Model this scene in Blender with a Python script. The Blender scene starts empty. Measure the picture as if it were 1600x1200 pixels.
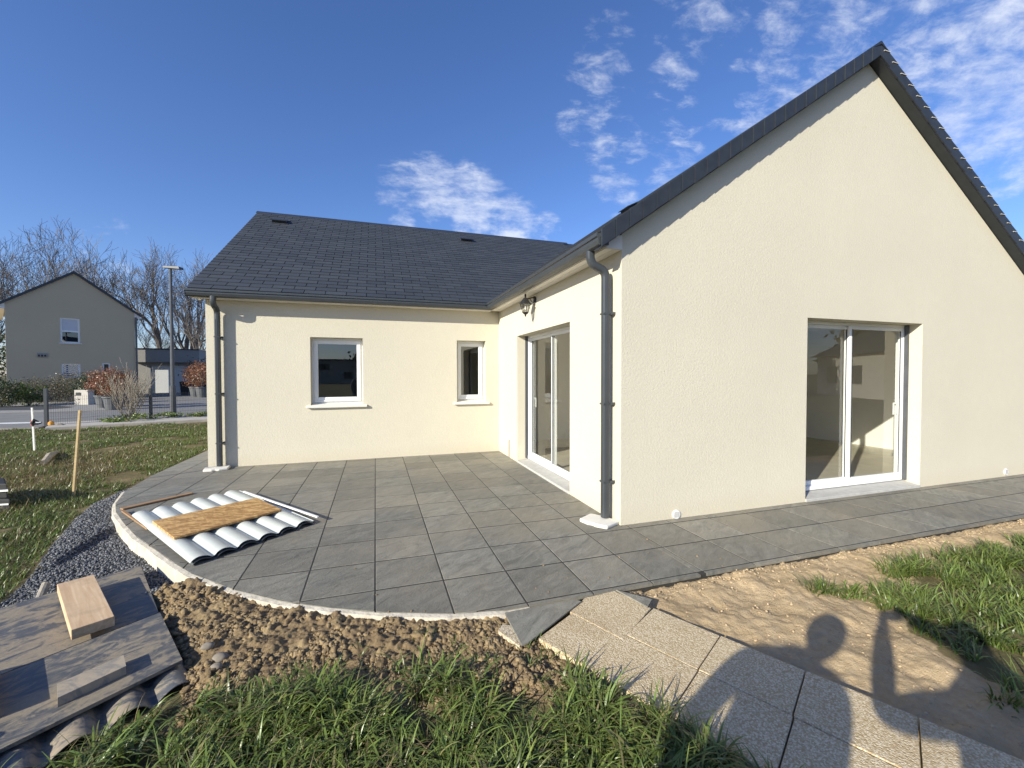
import bpy, math, random
import numpy as np
from mathutils import Vector, Matrix
R_ = math.radians
random.seed(7); RNG = np.random.default_rng(11)
scn = bpy.context.scene
COL = scn.collection

# ------------------------------------------------------------------ camera
CAM = np.array([-2.409, -3.805, 1.57]); YAW, PITCH, ROLL, FPX = 0.31198, -0.02245, -0.00223, 661.23
_cp, _sp, _cy, _sy = math.cos(PITCH), math.sin(PITCH), math.cos(YAW), math.sin(YAW)
FW = np.array([_sy*_cp, _cy*_cp, _sp]); _r = np.array([_cy, -_sy, 0.0]); _u = np.cross(_r, FW)
RT = math.cos(ROLL)*_r + math.sin(ROLL)*_u; UP = -math.sin(ROLL)*_r + math.cos(ROLL)*_u
def ray(u, v): return FW + RT*(u-800)/FPX - UP*(v-600)/FPX
def at(u, v, z=0.0):                         # survey helper: photo pixel -> point on the level z
    d = ray(u, v); return CAM + d*(z-CAM[2])/d[2]
def far(u, v, dist):                         # survey helper: photo pixel -> point at a given depth
    return CAM + ray(u, v)*dist
cd = bpy.data.cameras.new('camera'); cam = bpy.data.objects.new('camera', cd); COL.objects.link(cam)
M = Matrix(((RT[0], UP[0], -FW[0]), (RT[1], UP[1], -FW[1]), (RT[2], UP[2], -FW[2]))).to_4x4()
M.translation = Vector(CAM); cam.matrix_world = M
cd.sensor_fit = 'HORIZONTAL'; cd.sensor_width = 36.0; cd.lens = 36.0*FPX/1600.0
cd.clip_start = 0.02; cd.clip_end = 3000
scn.camera = cam

# ------------------------------------------------------------------ light, sky, exposure
SUN_DIR = Vector((0.795, 0.462, -0.393)).normalized()      # the way the light travels
SUN_EL = math.asin(-SUN_DIR.z); SUN_ROT = math.atan2(-SUN_DIR.x, -SUN_DIR.y)
sl = bpy.data.lights.new('sun', 'SUN'); sl.energy = 4.0; sl.angle = R_(0.53); sl.color = (1.0, 0.95, 0.805)
so = bpy.data.objects.new('sun', sl); COL.objects.link(so)
so.rotation_euler = SUN_DIR.to_track_quat('-Z', 'Y').to_euler(); so.location = (-30, -20, 30)
scn.view_settings.view_transform = 'Standard'; scn.view_settings.look = 'None'
scn.view_settings.exposure = 0.86; scn.view_settings.gamma = 1.0

w = bpy.data.worlds.new('World'); scn.world = w; w.use_nodes = True
class NT:
    def __init__(s, nt): s.nt = nt
    def n(s, t, ins=None, **kw):
        x = s.nt.nodes.new(t)
        for k, v in kw.items(): setattr(x, k, v)
        for k, v in (ins or {}).items():
            if isinstance(v, bpy.types.NodeSocket): s.nt.links.new(v, x.inputs[k])
            else: x.inputs[k].default_value = v
        return x
    def math(s, op, a, b=0.0, clamp=False):
        x = s.n('ShaderNodeMath', {0: a, 1: b}, operation=op); x.use_clamp = clamp; return x.outputs[0]
    def mix(s, f, a, b, blend='MIX'):
        x = s.nt.nodes.new('ShaderNodeMix'); x.data_type = 'RGBA'; x.blend_type = blend
        for sock, v in ((x.inputs[0], f), (x.inputs[6], a), (x.inputs[7], b)):
            if isinstance(v, bpy.types.NodeSocket): s.nt.links.new(v, sock)
            else: sock.default_value = v if not isinstance(v, tuple) or len(v) == 4 else (*v, 1)
        return x.outputs[2]
    def ramp(s, f, stops, interp='LINEAR'):
        x = s.n('ShaderNodeValToRGB', {0: f}); cr = x.color_ramp; cr.interpolation = interp
        while len(cr.elements) < len(stops): cr.elements.new(0.5)
        for e, (p, c) in zip(cr.elements, stops):
            e.position = p; e.color = (c, c, c, 1) if isinstance(c, (int, float)) else (*c, 1)
        return x.outputs[0]
    def turn(s, vec, deg, scale):
        a = s.n('ShaderNodeMapping', {0: vec, 'Rotation': (0, 0, R_(deg))}).outputs[0]
        return s.n('ShaderNodeMapping', {0: a, 'Scale': scale}).outputs[0]
    def noise(s, vec, scale, detail=4.0, rough=0.55, out=0, dist=0.0):
        i = {'Scale': scale, 'Detail': detail, 'Roughness': rough, 'Distortion': dist}
        if vec is not None: i['Vector'] = vec
        return s.n('ShaderNodeTexNoise', i).outputs[out]
wt = NT(w.node_tree); w.node_tree.nodes.clear()
sky = wt.n('ShaderNodeTexSky'); sky.sky_type = 'NISHITA'; sky.sun_disc = False
sky.sun_elevation = SUN_EL; sky.sun_rotation = SUN_ROT; sky.altitude = 0; sky.air_density = 1.0
sky.dust_density = 0.4; sky.ozone_density = 2.5
tc = wt.n('ShaderNodeTexCoord'); dvec = tc.outputs['Generated']
sx = wt.n('ShaderNodeSeparateXYZ', {0: dvec})
zz = wt.math('ADD', wt.math('MAXIMUM', sx.outputs[2], 0.0), 0.12)
proj = wt.n('ShaderNodeCombineXYZ', {0: wt.math('DIVIDE', sx.outputs[0], zz), 1: wt.math('DIVIDE', sx.outputs[1], zz), 2: 0.0}).outputs[0]
# cloud banks: (photo direction, angular radius, strength)
BANKS = [((630, 300), 3.6, .75), ((680, 296), 4.2, 1.0), ((740, 300), 4.2, 1.0), ((740, 340), 3.6, .95), ((800, 346), 4.0, 1.0), ((850, 356), 2.6, .85), ((628, 350), 2.0, .8), ((930, 110), 4.5, .68), ((965, 250), 4.5, .74),
         ((1050, 235), 3.5, .62), ((965, 300), 3.0, .72), ((1200, 160), 5.5, .8), ((1080, 110), 4.5, .62), ((1040, 280), 3.0, .8), ((1110, 35), 4, .6), ((1230, 95), 2.6, .6),
         ((1330, 20), 8.0, .75), ((1500, 20), 11.0, .85), ((1560, 120), 9, .72), ((1470, 180), 5.0, .75), ((1580, 220), 5.5, .75), ((910, 180), 3.5, .62), ((968, 45), 2.6, .66), ((1030, 30), 2.5, .55), ((1160, 100), 2.5, .6),
         ((170, 410), 3.5, .55), ((165, 372), 2.5, .35), ((600, 270), 1.6, .4), ((20, 40), 1.0, 0.0)]
mask = None
for (px, r, s_) in BANKS:
    d = Vector(ray(*px)).normalized()
    dp = wt.n('ShaderNodeVectorMath', {0: dvec, 1: tuple(d)}, operation='DOT_PRODUCT').outputs['Value']
    c0 = math.cos(R_(r*1.25)); c1 = math.cos(R_(r*0.15))
    m = wt.n('ShaderNodeMapRange', {0: dp, 1: c0, 2: c1, 3: 0.0, 4: s_}); m.interpolation_type = 'SMOOTHSTEP'
    mask = m.outputs[0] if mask is None else wt.math('MAXIMUM', mask, m.outputs[0])
# elsewhere (behind the camera) a few loose clouds
back = wt.n('ShaderNodeMapRange', {0: wt.n('ShaderNodeVectorMath', {0: dvec, 1: tuple(-FW)}, operation='DOT_PRODUCT').outputs['Value'], 1: 0.0, 2: 0.5, 3: 0.0, 4: 0.45}).outputs[0]
mask = wt.math('MAXIMUM', mask, back)
pw = wt.n('ShaderNodeMapping', {0: proj, 'Rotation': (0, 0, R_(35)), 'Scale': (1.0, 1.5, 1.0)}).outputs[0]
cn = wt.math('ADD', wt.math('MULTIPLY', wt.noise(pw, 3.2, 9.0, 0.62, dist=0.35), 0.5), wt.math('MULTIPLY', wt.noise(pw, 9.5, 9.0, 0.64, dist=0.3), 0.5))
lowv = wt.n('ShaderNodeMapping', {0: dvec, 'Scale': (1.0, 1.0, 1.9)}).outputs[0]
cn2 = wt.math('ADD', wt.math('MULTIPLY', wt.noise(lowv, 9.0, 9.0, 0.60, dist=0.25), 0.55), wt.math('MULTIPLY', wt.noise(lowv, 24.0, 9.0, 0.64), 0.45))
lowf = wt.n('ShaderNodeMapRange', {0: sx.outputs[2], 1: 0.30, 2: 0.46, 3: 1.0, 4: 0.0}).outputs[0]
cn = wt.math('ADD', wt.math('MULTIPLY', cn2, lowf), wt.math('MULTIPLY', cn, wt.math('SUBTRACT', 1.0, lowf)))
cv = wt.math('ADD', wt.math('MULTIPLY', cn, 1.75), wt.math('MULTIPLY', mask, 0.40))
cl = wt.n('ShaderNodeMapRange', {0: cv, 1: 1.04, 2: 1.50, 3: 0.0, 4: 0.78}); cl.interpolation_type = 'SMOOTHSTEP'
clf = wt.math('MULTIPLY', cl.outputs[0], wt.n('ShaderNodeMapRange', {0: mask, 1: 0.02, 2: 0.35, 3: 0.0, 4: 1.0}).outputs[0])
skyc = wt.n('ShaderNodeHueSaturation', {'Saturation': 1.12, 'Value': 1.0, 'Color': sky.outputs[0]}).outputs[0]
SKYMUL = 0.10
skyc = wt.mix(1.0, skyc, (0.76, 0.79, 1.03), 'MULTIPLY')
cc = wt.mix(clf, skyc, (5.1, 5.4, 6.1))
bg = wt.n('ShaderNodeBackground', {'Color': cc, 'Strength': SKYMUL})
wt.n('ShaderNodeOutputWorld', {0: bg.outputs[0]})

# ------------------------------------------------------------------ material helpers
def material(name):
    m = bpy.data.materials.new(name); m.use_nodes = True; t = NT(m.node_tree)
    b = m.node_tree.nodes['Principled BSDF']
    def link(k, v):
        if isinstance(v, bpy.types.NodeSocket): m.node_tree.links.new(v, b.inputs[k])
        else: b.inputs[k].default_value = v if not (isinstance(v, tuple) and len(v) == 3) else (*v, 1)
    return m, t, b, link
def coords(t, kind='Object'): return t.n('ShaderNodeTexCoord').outputs[kind]
def wpos(t): return t.n('ShaderNodeNewGeometry').outputs['Position']
def island(t): return t.n('ShaderNodeNewGeometry').outputs['Random Per Island']
def bump(t, h, strength=0.4, dist=0.01): return t.n('ShaderNodeBump', {'Strength': strength, 'Distance': dist, 'Height': h}).outputs[0]
def simple(name, col, rough=0.6, metal=0.0, var=0.12, scale=6.0, bscale=0, bstr=0.2, bdist=0.003, isl=0.0, stretch=None, spec=0.5):
    m, t, b, L = material(name); p = wpos(t)
    if stretch: p = t.n('ShaderNodeMapping', {0: coords(t), 'Scale': stretch}).outputs[0]
    f = t.noise(p, scale, 5.0)
    lo = tuple(c*(1-var) for c in col); hi = tuple(min(1, c*(1+var)) for c in col)
    c = t.mix(t.ramp(f, [(0.3, 0.0), (0.7, 1.0)]), lo, hi)
    if isl:
        v = t.n('ShaderNodeMapRange', {0: island(t), 1: 0, 2: 1, 3: 1-isl, 4: 1+isl}).outputs[0]
        c = t.mix(1.0, c, t.n('ShaderNodeCombineColor', {0: v, 1: v, 2: v}).outputs[0], 'MULTIPLY')
    L('Base Color', c); L('Roughness', rough); L('Metallic', metal); L('Specular IOR Level', spec)
    if bscale: L('Normal', bump(t, t.noise(p, bscale, 3.0), bstr, bdist))
    return m

def m_render(name, col):
    m, t, b, L = material(name); p = wpos(t)
    big = t.noise(p, 0.7, 4.0); mid = t.noise(p, 9.0, 4.0); fine = t.noise(p, 85.0, 4.0, 0.65)
    c = t.mix(t.ramp(big, [(0.3, 0.0), (0.7, 1.0)]), tuple(x*0.96 for x in col), tuple(x*1.03 for x in col))
    c = t.mix(t.math('MULTIPLY', t.ramp(mid, [(0.35, 0.0), (0.75, 1.0)]), 0.35), c, tuple(x*0.93 for x in col))
    c = t.mix(t.math('MULTIPLY', t.ramp(fine, [(0.30, 1.0), (0.55, 0.0)]), 0.35), c, tuple(x*0.72 for x in col))
    sz = t.n('ShaderNodeSeparateXYZ', {0: p}).outputs[2]
    foot = t.n('ShaderNodeMapRange', {0: t.math('ADD', sz, t.math('MULTIPLY', mid, 0.25)), 1: 0.05, 2: 0.36, 3: 0.22, 4: 0.0}).outputs[0]
    c = t.mix(foot, c, (0.50, 0.38, 0.22))
    L('Base Color', c); L('Roughness', 0.92); L('Specular IOR Level', 0.2)
    h = t.math('ADD', t.math('MULTIPLY', fine, 0.8), t.math('MULTIPLY', t.noise(p, 38.0, 2.0), 0.6))
    L('Normal', bump(t, h, 0.75, 0.006)); return m
def m_slate():
    m, t, b, L = material('fibre_cement_slate'); p = wpos(t); r = island(t)
    c = t.mix(t.ramp(r, [(0.0, 0.0), (1.0, 1.0)]), (0.034, 0.040, 0.050), (0.052, 0.059, 0.070))
    c = t.mix(t.math('MULTIPLY', t.noise(p, 14.0, 4.0), 0.35), c, (0.062, 0.066, 0.072))
    L('Base Color', c); L('Roughness', 0.55); L('Specular IOR Level', 0.35)
    L('Normal', bump(t, t.noise(p, 60.0, 3.0), 0.25, 0.002)); return m
def m_tile():
    m, t, b, L = material('dark_slate_paving'); p = wpos(t); r = island(t)
    rot = t.turn(p, -35, (2.8, 8.0, 2.8))
    off = t.n('ShaderNodeVectorMath', {0: rot, 1: t.n('ShaderNodeCombineXYZ', {0: t.math('MULTIPLY', r, 37.0), 1: t.math('MULTIPLY', r, 71.0), 2: 0.0}).outputs[0]}, operation='ADD').outputs[0]
    vein = t.noise(off, 1.5, 10.0, 0.74, dist=0.8); dust = t.noise(p, 1.1, 6.0, 0.6); sp = t.noise(p, 42.0, 5.0, 0.75)
    c = t.mix(t.ramp(vein, [(0.36, 0.0), (0.64, 1.0)]), (0.126, 0.124, 0.107), (0.280, 0.270, 0.226))
    c = t.mix(t.math('MULTIPLY', t.ramp(r, [(0.0, 0.0), (1.0, 1.0)]), 0.5), c, (0.18, 0.165, 0.135))
    c = t.mix(t.math('MULTIPLY', t.ramp(dust, [(0.42, 0.0), (0.68, 1.0)]), 0.55), c, (0.29, 0.25, 0.185))
    c = t.mix(t.math('MULTIPLY', t.ramp(sp, [(0.60, 0.0), (0.74, 1.0)]), 0.45), c, (0.24, 0.20, 0.15))
    v_ = t.n('ShaderNodeMapRange', {0: t.math('FRACT', t.math('MULTIPLY', r, 5.7)), 3: 0.84, 4: 1.14}).outputs[0]
    c = t.mix(1.0, c, t.n('ShaderNodeCombineColor', {0: v_, 1: v_, 2: v_}).outputs[0], 'MULTIPLY')
    L('Base Color', c); L('Roughness', t.n('ShaderNodeMapRange', {0: vein, 3: 0.5, 4: 0.8}).outputs[0]); L('Specular IOR Level', 0.4)
    h = t.math('ADD', t.math('MULTIPLY', vein, 1.2), t.math('MULTIPLY', sp, 0.45))
    L('Normal', bump(t, h, 0.9, 0.010)); return m
def m_aggregate():
    m, t, b, L = material('exposed_aggregate_concrete'); p = wpos(t); r = island(t)
    vo = t.n('ShaderNodeTexVoronoi', {'Vector': p, 'Scale': 135.0, 'Randomness': 1.0}); vo2 = t.n('ShaderNodeTexVoronoi', {'Vector': p, 'Scale': 190.0})
    tone = t.mix(t.ramp(r, [(0.35, 0.0), (0.65, 1.0)]), (0.68, 0.535, 0.305), (0.65, 0.55, 0.395))
    peb = t.n('ShaderNodeSeparateColor', {0: vo.outputs['Color']}).outputs[0]
    c = t.mix(t.ramp(peb, [(0.1, 0.0), (0.9, 1.0)]), t.mix(1.0, tone, (0.66, 0.62, 0.58), 'MULTIPLY'), t.mix(0.4, tone, (0.78, 0.72, 0.62)))
    c = t.mix(t.ramp(vo.outputs['Distance'], [(0.45, 0.0), (0.8, 0.6)]), c, t.mix(1.0, tone, (0.5, 0.48, 0.44), 'MULTIPLY'))
    st = t.noise(p, 2.2, 5.0); c = t.mix(t.math('MULTIPLY', t.ramp(st, [(0.5, 0.0), (0.72, 1.0)]), 0.4), c, (0.36, 0.25, 0.13))
    L('Base Color', c); L('Roughness', 0.85)
    h = t.math('SUBTRACT', 1.0, t.math('ADD', vo.outputs['Distance'], t.math('MULTIPLY', vo2.outputs['Distance'], 0.4)))
    L('Normal', bump(t, h, 0.6, 0.005)); return m
def m_ground():
    m, t, b, L = material('earth_and_lawn'); p = wpos(t)
    def A(nm): return t.n('ShaderNodeAttribute', attribute_name=nm).outputs['Fac']
    n1 = t.noise(p, 3.0, 6.0, 0.6); n2 = t.noise(p, 22.0, 6.0, 0.65); n3 = t.noise(p, 120.0, 4.0, 0.7); n0 = t.noise(p, 0.35, 5.0, 0.6)
    sand = t.mix(t.ramp(n1, [(0.3, 0.0), (0.7, 1.0)]), (0.42, 0.315, 0.185), (0.51, 0.39, 0.24))
    sand = t.mix(t.math('MULTIPLY', t.ramp(n2, [(0.35, 1.0), (0.6, 0.0)]), 0.5), sand, (0.36, 0.245, 0.13))
    sand = t.mix(t.math('MULTIPLY', t.ramp(n3, [(0.6, 0.0), (0.78, 1.0)]), 0.5), sand, (0.62, 0.48, 0.31))
    clod = t.mix(t.ramp(n2, [(0.3, 0.0), (0.7, 1.0)]), (0.17, 0.115, 0.065), (0.30, 0.21, 0.12))
    lawn = t.mix(t.ramp(n0, [(0.38, 0.0), (0.62, 1.0)]), (0.085, 0.085, 0.035), (0.15, 0.125, 0.062))
    lawn = t.mix(t.math('MULTIPLY', t.ramp(n1, [(0.45, 0.0), (0.68, 1.0)]), 0.8), lawn, (0.27, 0.20, 0.115))
    lawn = t.mix(t.math('MULTIPLY', t.ramp(n2, [(0.4, 0.0), (0.65, 1.0)]), 0.5), lawn, (0.10, 0.085, 0.04))
    grav = t.mix(t.ramp(n3, [(0.3, 0.0), (0.7, 1.0)]), (0.025, 0.027, 0.03), (0.09, 0.095, 0.10))
    def edge(a): return t.ramp(t.math('ADD', A(a), t.math('MULTIPLY', t.math('SUBTRACT', n2, 0.5), 0.5)), [(0.42, 0.0), (0.58, 1.0)])
    c = t.mix(edge('sand'), lawn, sand); c = t.mix(edge('clod'), c, clod); c = t.mix(edge('gravel'), c, grav)
    L('Base Color', c); L('Roughness', 0.95); L('Specular IOR Level', 0.15)
    h = t.math('ADD', t.math('MULTIPLY', n2, 1.0), t.math('MULTIPLY', n3, 0.4))
    L('Normal', bump(t, h, 0.9, 0.02)); return m
def m_leaf(name, base, tip, var=0.35, trans=0.25):
    m, t, b, L = material(name); r = island(t)
    tp = t.n('ShaderNodeAttribute', attribute_name='tip').outputs['Fac']
    c = t.mix(tp, base, tip)
    hs = t.n('ShaderNodeHueSaturation', {'Hue': t.n('ShaderNodeMapRange', {0: r, 3: 0.485, 4: 0.515}).outputs[0], 'Value': t.n('ShaderNodeMapRange', {0: t.math('FRACT', t.math('MULTIPLY', r, 7.3)), 3: 1-var, 4: 1+var}).outputs[0], 'Color': c}).outputs[0]
    dry = t.ramp(t.math('FRACT', t.math('MULTIPLY', r, 13.7)), [(0.88, 0.0), (0.94, 0.7)])
    hs = t.mix(dry, hs, (0.26, 0.21, 0.10))
    L('Base Color', hs); L('Roughness', 0.36); L('Specular IOR Level', 0.5)
    tr = t.n('ShaderNodeBsdfTranslucent', {'Color': hs})
    mx = t.n('ShaderNodeMixShader', {0: trans, 1: b.outputs[0], 2: tr.outputs[0]})
    out = [n for n in t.nt.nodes if n.type == 'OUTPUT_MATERIAL'][0]; t.nt.links.new(mx.outputs[0], out.inputs[0]); return m
def m_glass(name, tint=(0.72, 0.78, 0.76), k=1.9, base=0.03):
    m = bpy.data.materials.new(name); m.use_nodes = True; t = NT(m.node_tree); m.node_tree.nodes.clear()
    fc = t.n('ShaderNodeLayerWeight', {'Blend': 0.5}).outputs['Facing']      # 1 - |cos|, the same from both sides of the pane
    f = t.math('ADD', t.math('MULTIPLY', t.math('POWER', fc, 4.5), 0.5*k), base+.035*k, True)
    g = t.n('ShaderNodeBsdfGlossy', {'Color': (0.95, 0.97, 0.97, 1), 'Roughness': 0.0}); tr = t.n('ShaderNodeBsdfTransparent', {'Color': (*tint, 1)})
    mx = t.n('ShaderNodeMixShader', {0: f, 1: tr.outputs[0], 2: g.outputs[0]}); t.n('ShaderNodeOutputMaterial', {0: mx.outputs[0]}); return m
def m_osb(name, hi, lo, scale=1.0):
    m, t, b, L = material(name); p = coords(t)
    def strands(rot, sc):
        q = t.turn(p, rot, (10*sc, 48*sc, 10*sc))
        v = t.n('ShaderNodeTexVoronoi', {'Vector': q, 'Scale': 1.0}); return t.n('ShaderNodeSeparateColor', {0: v.outputs['Color']}).outputs[0]
    a = strands(12, 1); b2 = strands(-30, 0.8); c3 = strands(65, 0.9)
    s = t.math('ADD', t.math('MULTIPLY', a, .45), t.math('ADD', t.math('MULTIPLY', b2, .35), t.math('MULTIPLY', c3, .2)))
    c = t.mix(t.ramp(s, [(0.36, 0.0), (0.5, 0.5), (0.64, 1.0)]), lo, hi); L('Base Color', c); L('Roughness', 0.6)
    L('Normal', bump(t, s, 0.3, 0.002)); return m
def m_mud(name, base, clay, amount=0.5, dirn=-40, rough=0.5):
    m, t, b, L = material(name); p = wpos(t)
    q = t.turn(p, dirn, (3.5, 6.5, 3.5))
    s = t.noise(q, 1.6, 9.0, 0.72, dist=1.6); g = t.noise(p, 2.0, 5.0, 0.6); f = t.noise(p, 60.0, 4.0)
    fac = t.ramp(t.math('ADD', t.math('MULTIPLY', s, 0.7), t.math('MULTIPLY', g, 0.5)), [(0.64-0.2*amount, 0.0), (0.70-0.14*amount, 1.0)])
    fac = t.math('MULTIPLY', fac, t.n('ShaderNodeMapRange', {0: f, 1: 0.3, 2: 0.7, 3: 0.55, 4: 0.95}).outputs[0])
    c = t.mix(fac, t.mix(t.ramp(s, [(0.3, 0.0), (0.7, 1.0)]), tuple(x*0.75 for x in base), tuple(x*1.3 for x in base)), clay)
    L('Base Color', c); L('Roughness', t.n('ShaderNodeMapRange', {0: fac, 3: rough, 4: 0.9}).outputs[0]); L('Normal', bump(t, t.math('ADD', s, t.math('MULTIPLY', f, .2)), 0.35, 0.005)); return m
def m_wood(name, a, bcol, ang=0):
    m, t, b, L = material(name); p = t.n('ShaderNodeMapping', {0: coords(t), 'Scale': (1.5, 22.0, 22.0)}).outputs[0]
    s = t.noise(p, 1.6, 6.0, 0.6, dist=0.6); d = t.noise(coords(t), 7.0, 5.0)
    c = t.mix(t.ramp(s, [(0.35, 0.0), (0.65, 1.0)]), a, bcol); c = t.mix(t.math('MULTIPLY', t.ramp(d, [(0.5, 0.0), (0.75, 1.0)]), 0.35), c, tuple(x*0.5 for x in a))
    L('Base Color', c); L('Roughness', 0.75); L('Normal', bump(t, s, 0.25, 0.003)); return m

MT = {}
MT['render'] = m_render('cream_render', (0.632, 0.586, 0.470))
MT['slate'] = m_slate(); MT['tile'] = m_tile(); MT['agg'] = m_aggregate(); MT['ground'] = m_ground()
MT['anthracite'] = simple('anthracite_metal', (0.050, 0.056, 0.062), 0.32, 0.0, 0.08, 5)
MT['verge'] = simple('verge_slate', (0.026, 0.031, 0.039), 0.5, 0, 0.2, 8)
MT['clip'] = simple('pale_lit_edge', (0.55, 0.52, 0.46), 0.5, 0.0, 0.1)  # pale colour standing for the lit lower edges of the verge slates
MT['pvc'] = simple('white_pvc', (0.80, 0.80, 0.78), 0.35, 0, 0.03, 3)
MT['soffit'] = simple('white_soffit_board', (0.74, 0.70, 0.64), 0.45, 0, 0.04, 3)
MT['sill'] = simple('pale_sill_concrete', (0.70, 0.67, 0.60), 0.8, 0, 0.06, 14, 80, 0.3)
MT['threshold'] = simple('grey_threshold_concrete', (0.44, 0.43, 0.40), 0.8, 0, 0.10, 14, 80, 0.3)
MT['glass'] = m_glass('clear_glass', (0.92, 0.94, 0.92), 1.7, 0.02); MT['darkglass'] = m_glass('tinted_glass', (0.55, 0.6, 0.6), 2.2, 0.07)
MT['plaster'] = simple('white_plaster', (0.80, 0.77, 0.70), 0.9, 0, 0.02)
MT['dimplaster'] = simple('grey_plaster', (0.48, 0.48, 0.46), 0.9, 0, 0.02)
MT['floor'] = simple('pale_floor_tile', (0.52, 0.46, 0.36), 0.45, 0, 0.10, 4)
MT['grout'] = simple('dark_grout', (0.030, 0.028, 0.025), 0.95, 0, 0.3, 20)
MT['kerb'] = simple('mortar_edging', (0.52, 0.47, 0.38), 0.95, 0, 0.22, 9, 30, 0.8, 0.012)
def m_clod():
    m, t, b, L = material('clay_clod'); p = wpos(t); r = island(t)
    c = t.mix(t.ramp(r, [(0.0, 0.0), (1.0, 1.0)]), (0.165, 0.116, 0.060), (0.335, 0.248, 0.135))
    c = t.mix(t.math('MULTIPLY', t.ramp(t.noise(p, 5.0, 5.0), [(0.55, 0.0), (0.68, 1.0)]), 0.55), c, (0.46, 0.345, 0.175))
    c = t.mix(t.math('MULTIPLY', t.ramp(t.noise(p, 90.0, 4.0), [(0.35, 0.0), (0.7, 1.0)]), 0.5), c, (0.34, 0.25, 0.16))
    L('Base Color', c); L('Roughness', 0.95); L('Specular IOR Level', 0.12); L('Normal', bump(t, t.noise(p, 160.0, 4.0, 0.7), 0.9, 0.006)); return m
MT['clod'] = m_clod()
MT['sandclod'] = simple('dry_sandy_clod', (0.43, 0.325, 0.20), 0.95, 0, 0.2, 9, 60, 0.8, 0.005, 0.18, spec=0.12)
MT['gravel'] = simple('black_crushed_stone', (0.12, 0.122, 0.124), 0.65, 0, 0.3, 30, 120, 0.4, 0.002, 0.65)
MT['grass'] = m_leaf('long_grass', (0.054, 0.094, 0.016), (0.200, 0.255, 0.062), 0.45)
MT['lawn'] = m_leaf('short_lawn', (0.066, 0.110, 0.021), (0.185, 0.240, 0.060), 0.45)
MT['dry'] = m_leaf('withered_grass', (0.13, 0.10, 0.045), (0.30, 0.235, 0.12), 0.4)
MT['osb'] = m_osb('strand_board', (0.62, 0.38, 0.14), (0.33, 0.17, 0.05))
MT['wood'] = m_wood('sawn_softwood', (0.52, 0.35, 0.20), (0.66, 0.48, 0.30))
MT['stakewood'] = m_wood('stake_wood', (0.50, 0.36, 0.17), (0.62, 0.47, 0.25))
MT['greywood'] = m_mud('weathered_wood', (0.27, 0.245, 0.205), (0.40, 0.32, 0.22), 0.4, 20, 0.8)
MT['mudply'] = m_mud('muddy_ply', (0.10, 0.10, 0.096), (0.30, 0.245, 0.17), 0.42)
MT['mudmetal'] = m_mud('muddy_metal', (0.10, 0.103, 0.105), (0.33, 0.26, 0.175), 0.42, 10, 0.42)
MT['zinc'] = simple('pale_roofing_sheet', (0.57, 0.585, 0.525), 0.42, 0.0, 0.10, 2.5)
MT['sheetedge'] = simple('dark_sheet_edge', (0.10, 0.11, 0.115), 0.5)
MT['brownwood'] = m_wood('brown_batten', (0.28, 0.16, 0.075), (0.40, 0.25, 0.13))
MT['asphalt'] = simple('asphalt', (0.19, 0.182, 0.17), 0.9, 0, 0.15, 1.2, 60, 0.4, 0.004)
MT['darkpatch'] = simple('near_black_matte', (0.045, 0.045, 0.048), 0.9, 0, 0.15, 1.2)  # even near-black, used for the forecourt patch
MT['paver'] = simple('grey_pavers', (0.27, 0.26, 0.24), 0.9, 0, 0.12, 6)
MT['pavement'] = simple('pale_pavement', (0.40, 0.37, 0.325), 0.9, 0, 0.12, 3)
MT['roadpaint'] = simple('road_paint', (0.7, 0.7, 0.68), 0.8)
MT['nbr'] = m_render('beige_render', (0.53, 0.445, 0.31))
MT['annex'] = simple('grey_render', (0.30, 0.285, 0.265), 0.9, 0, 0.04)
MT['garage'] = simple('white_garage_door', (0.62, 0.62, 0.61), 0.5, 0, 0.03)
MT['blind'] = simple('white_blind', (0.55, 0.56, 0.60), 0.6, 0, 0.04)
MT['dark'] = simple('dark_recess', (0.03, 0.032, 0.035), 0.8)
MT['bark'] = simple('grey_brown_bark', (0.15, 0.13, 0.112), 0.9, 0, 0.3, 3)
MT['twig'] = simple('fine_twigs', (0.17, 0.148, 0.13), 0.9, 0, 0.25, 2)
MT['paletwig'] = simple('pale_bare_stems', (0.30, 0.26, 0.20), 0.9, 0, 0.25, 9)
MT['redleaf'] = m_leaf('copper_leaves', (0.20, 0.085, 0.045), (0.30, 0.14, 0.075), 0.4)
MT['evergreen'] = m_leaf('dark_evergreen_leaves', (0.03, 0.05, 0.018), (0.06, 0.085, 0.03), 0.4)
MT['olive'] = m_leaf('olive_hedge_leaves', (0.10, 0.085, 0.045), (0.15, 0.13, 0.075), 0.4)
MT['pot'] = simple('grey_plastic_pot', (0.10, 0.105, 0.11), 0.6)
MT['concrete'] = simple('pale_concrete', (0.45, 0.42, 0.37), 0.9, 0, 0.08, 8)
MT['steel'] = simple('dark_painted_steel', (0.045, 0.05, 0.058), 0.4)
MT['lampsteel'] = simple('grey_lamp_steel', (0.075, 0.08, 0.088), 0.45)
MT['iron'] = simple('black_cast_iron', (0.022, 0.021, 0.021), 0.45, 0, 0.2)
MT['bulb'] = simple('frosted_bulb', (0.75, 0.73, 0.68), 0.3)
MT['lampglass'] = m_glass('lantern_glass', (0.88, 0.88, 0.85), 1.3, 0.05)
MT['whitepaint'] = simple('white_paint', (0.74, 0.73, 0.70), 0.6, 0, 0.08, 12)
MT['red'] = simple('red_tape', (0.45, 0.06, 0.04), 0.6); MT['black'] = simple('black_plastic', (0.012, 0.013, 0.015), 0.75)
MT['orange'] = simple('orange_plastic', (0.62, 0.27, 0.02), 0.6)
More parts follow.
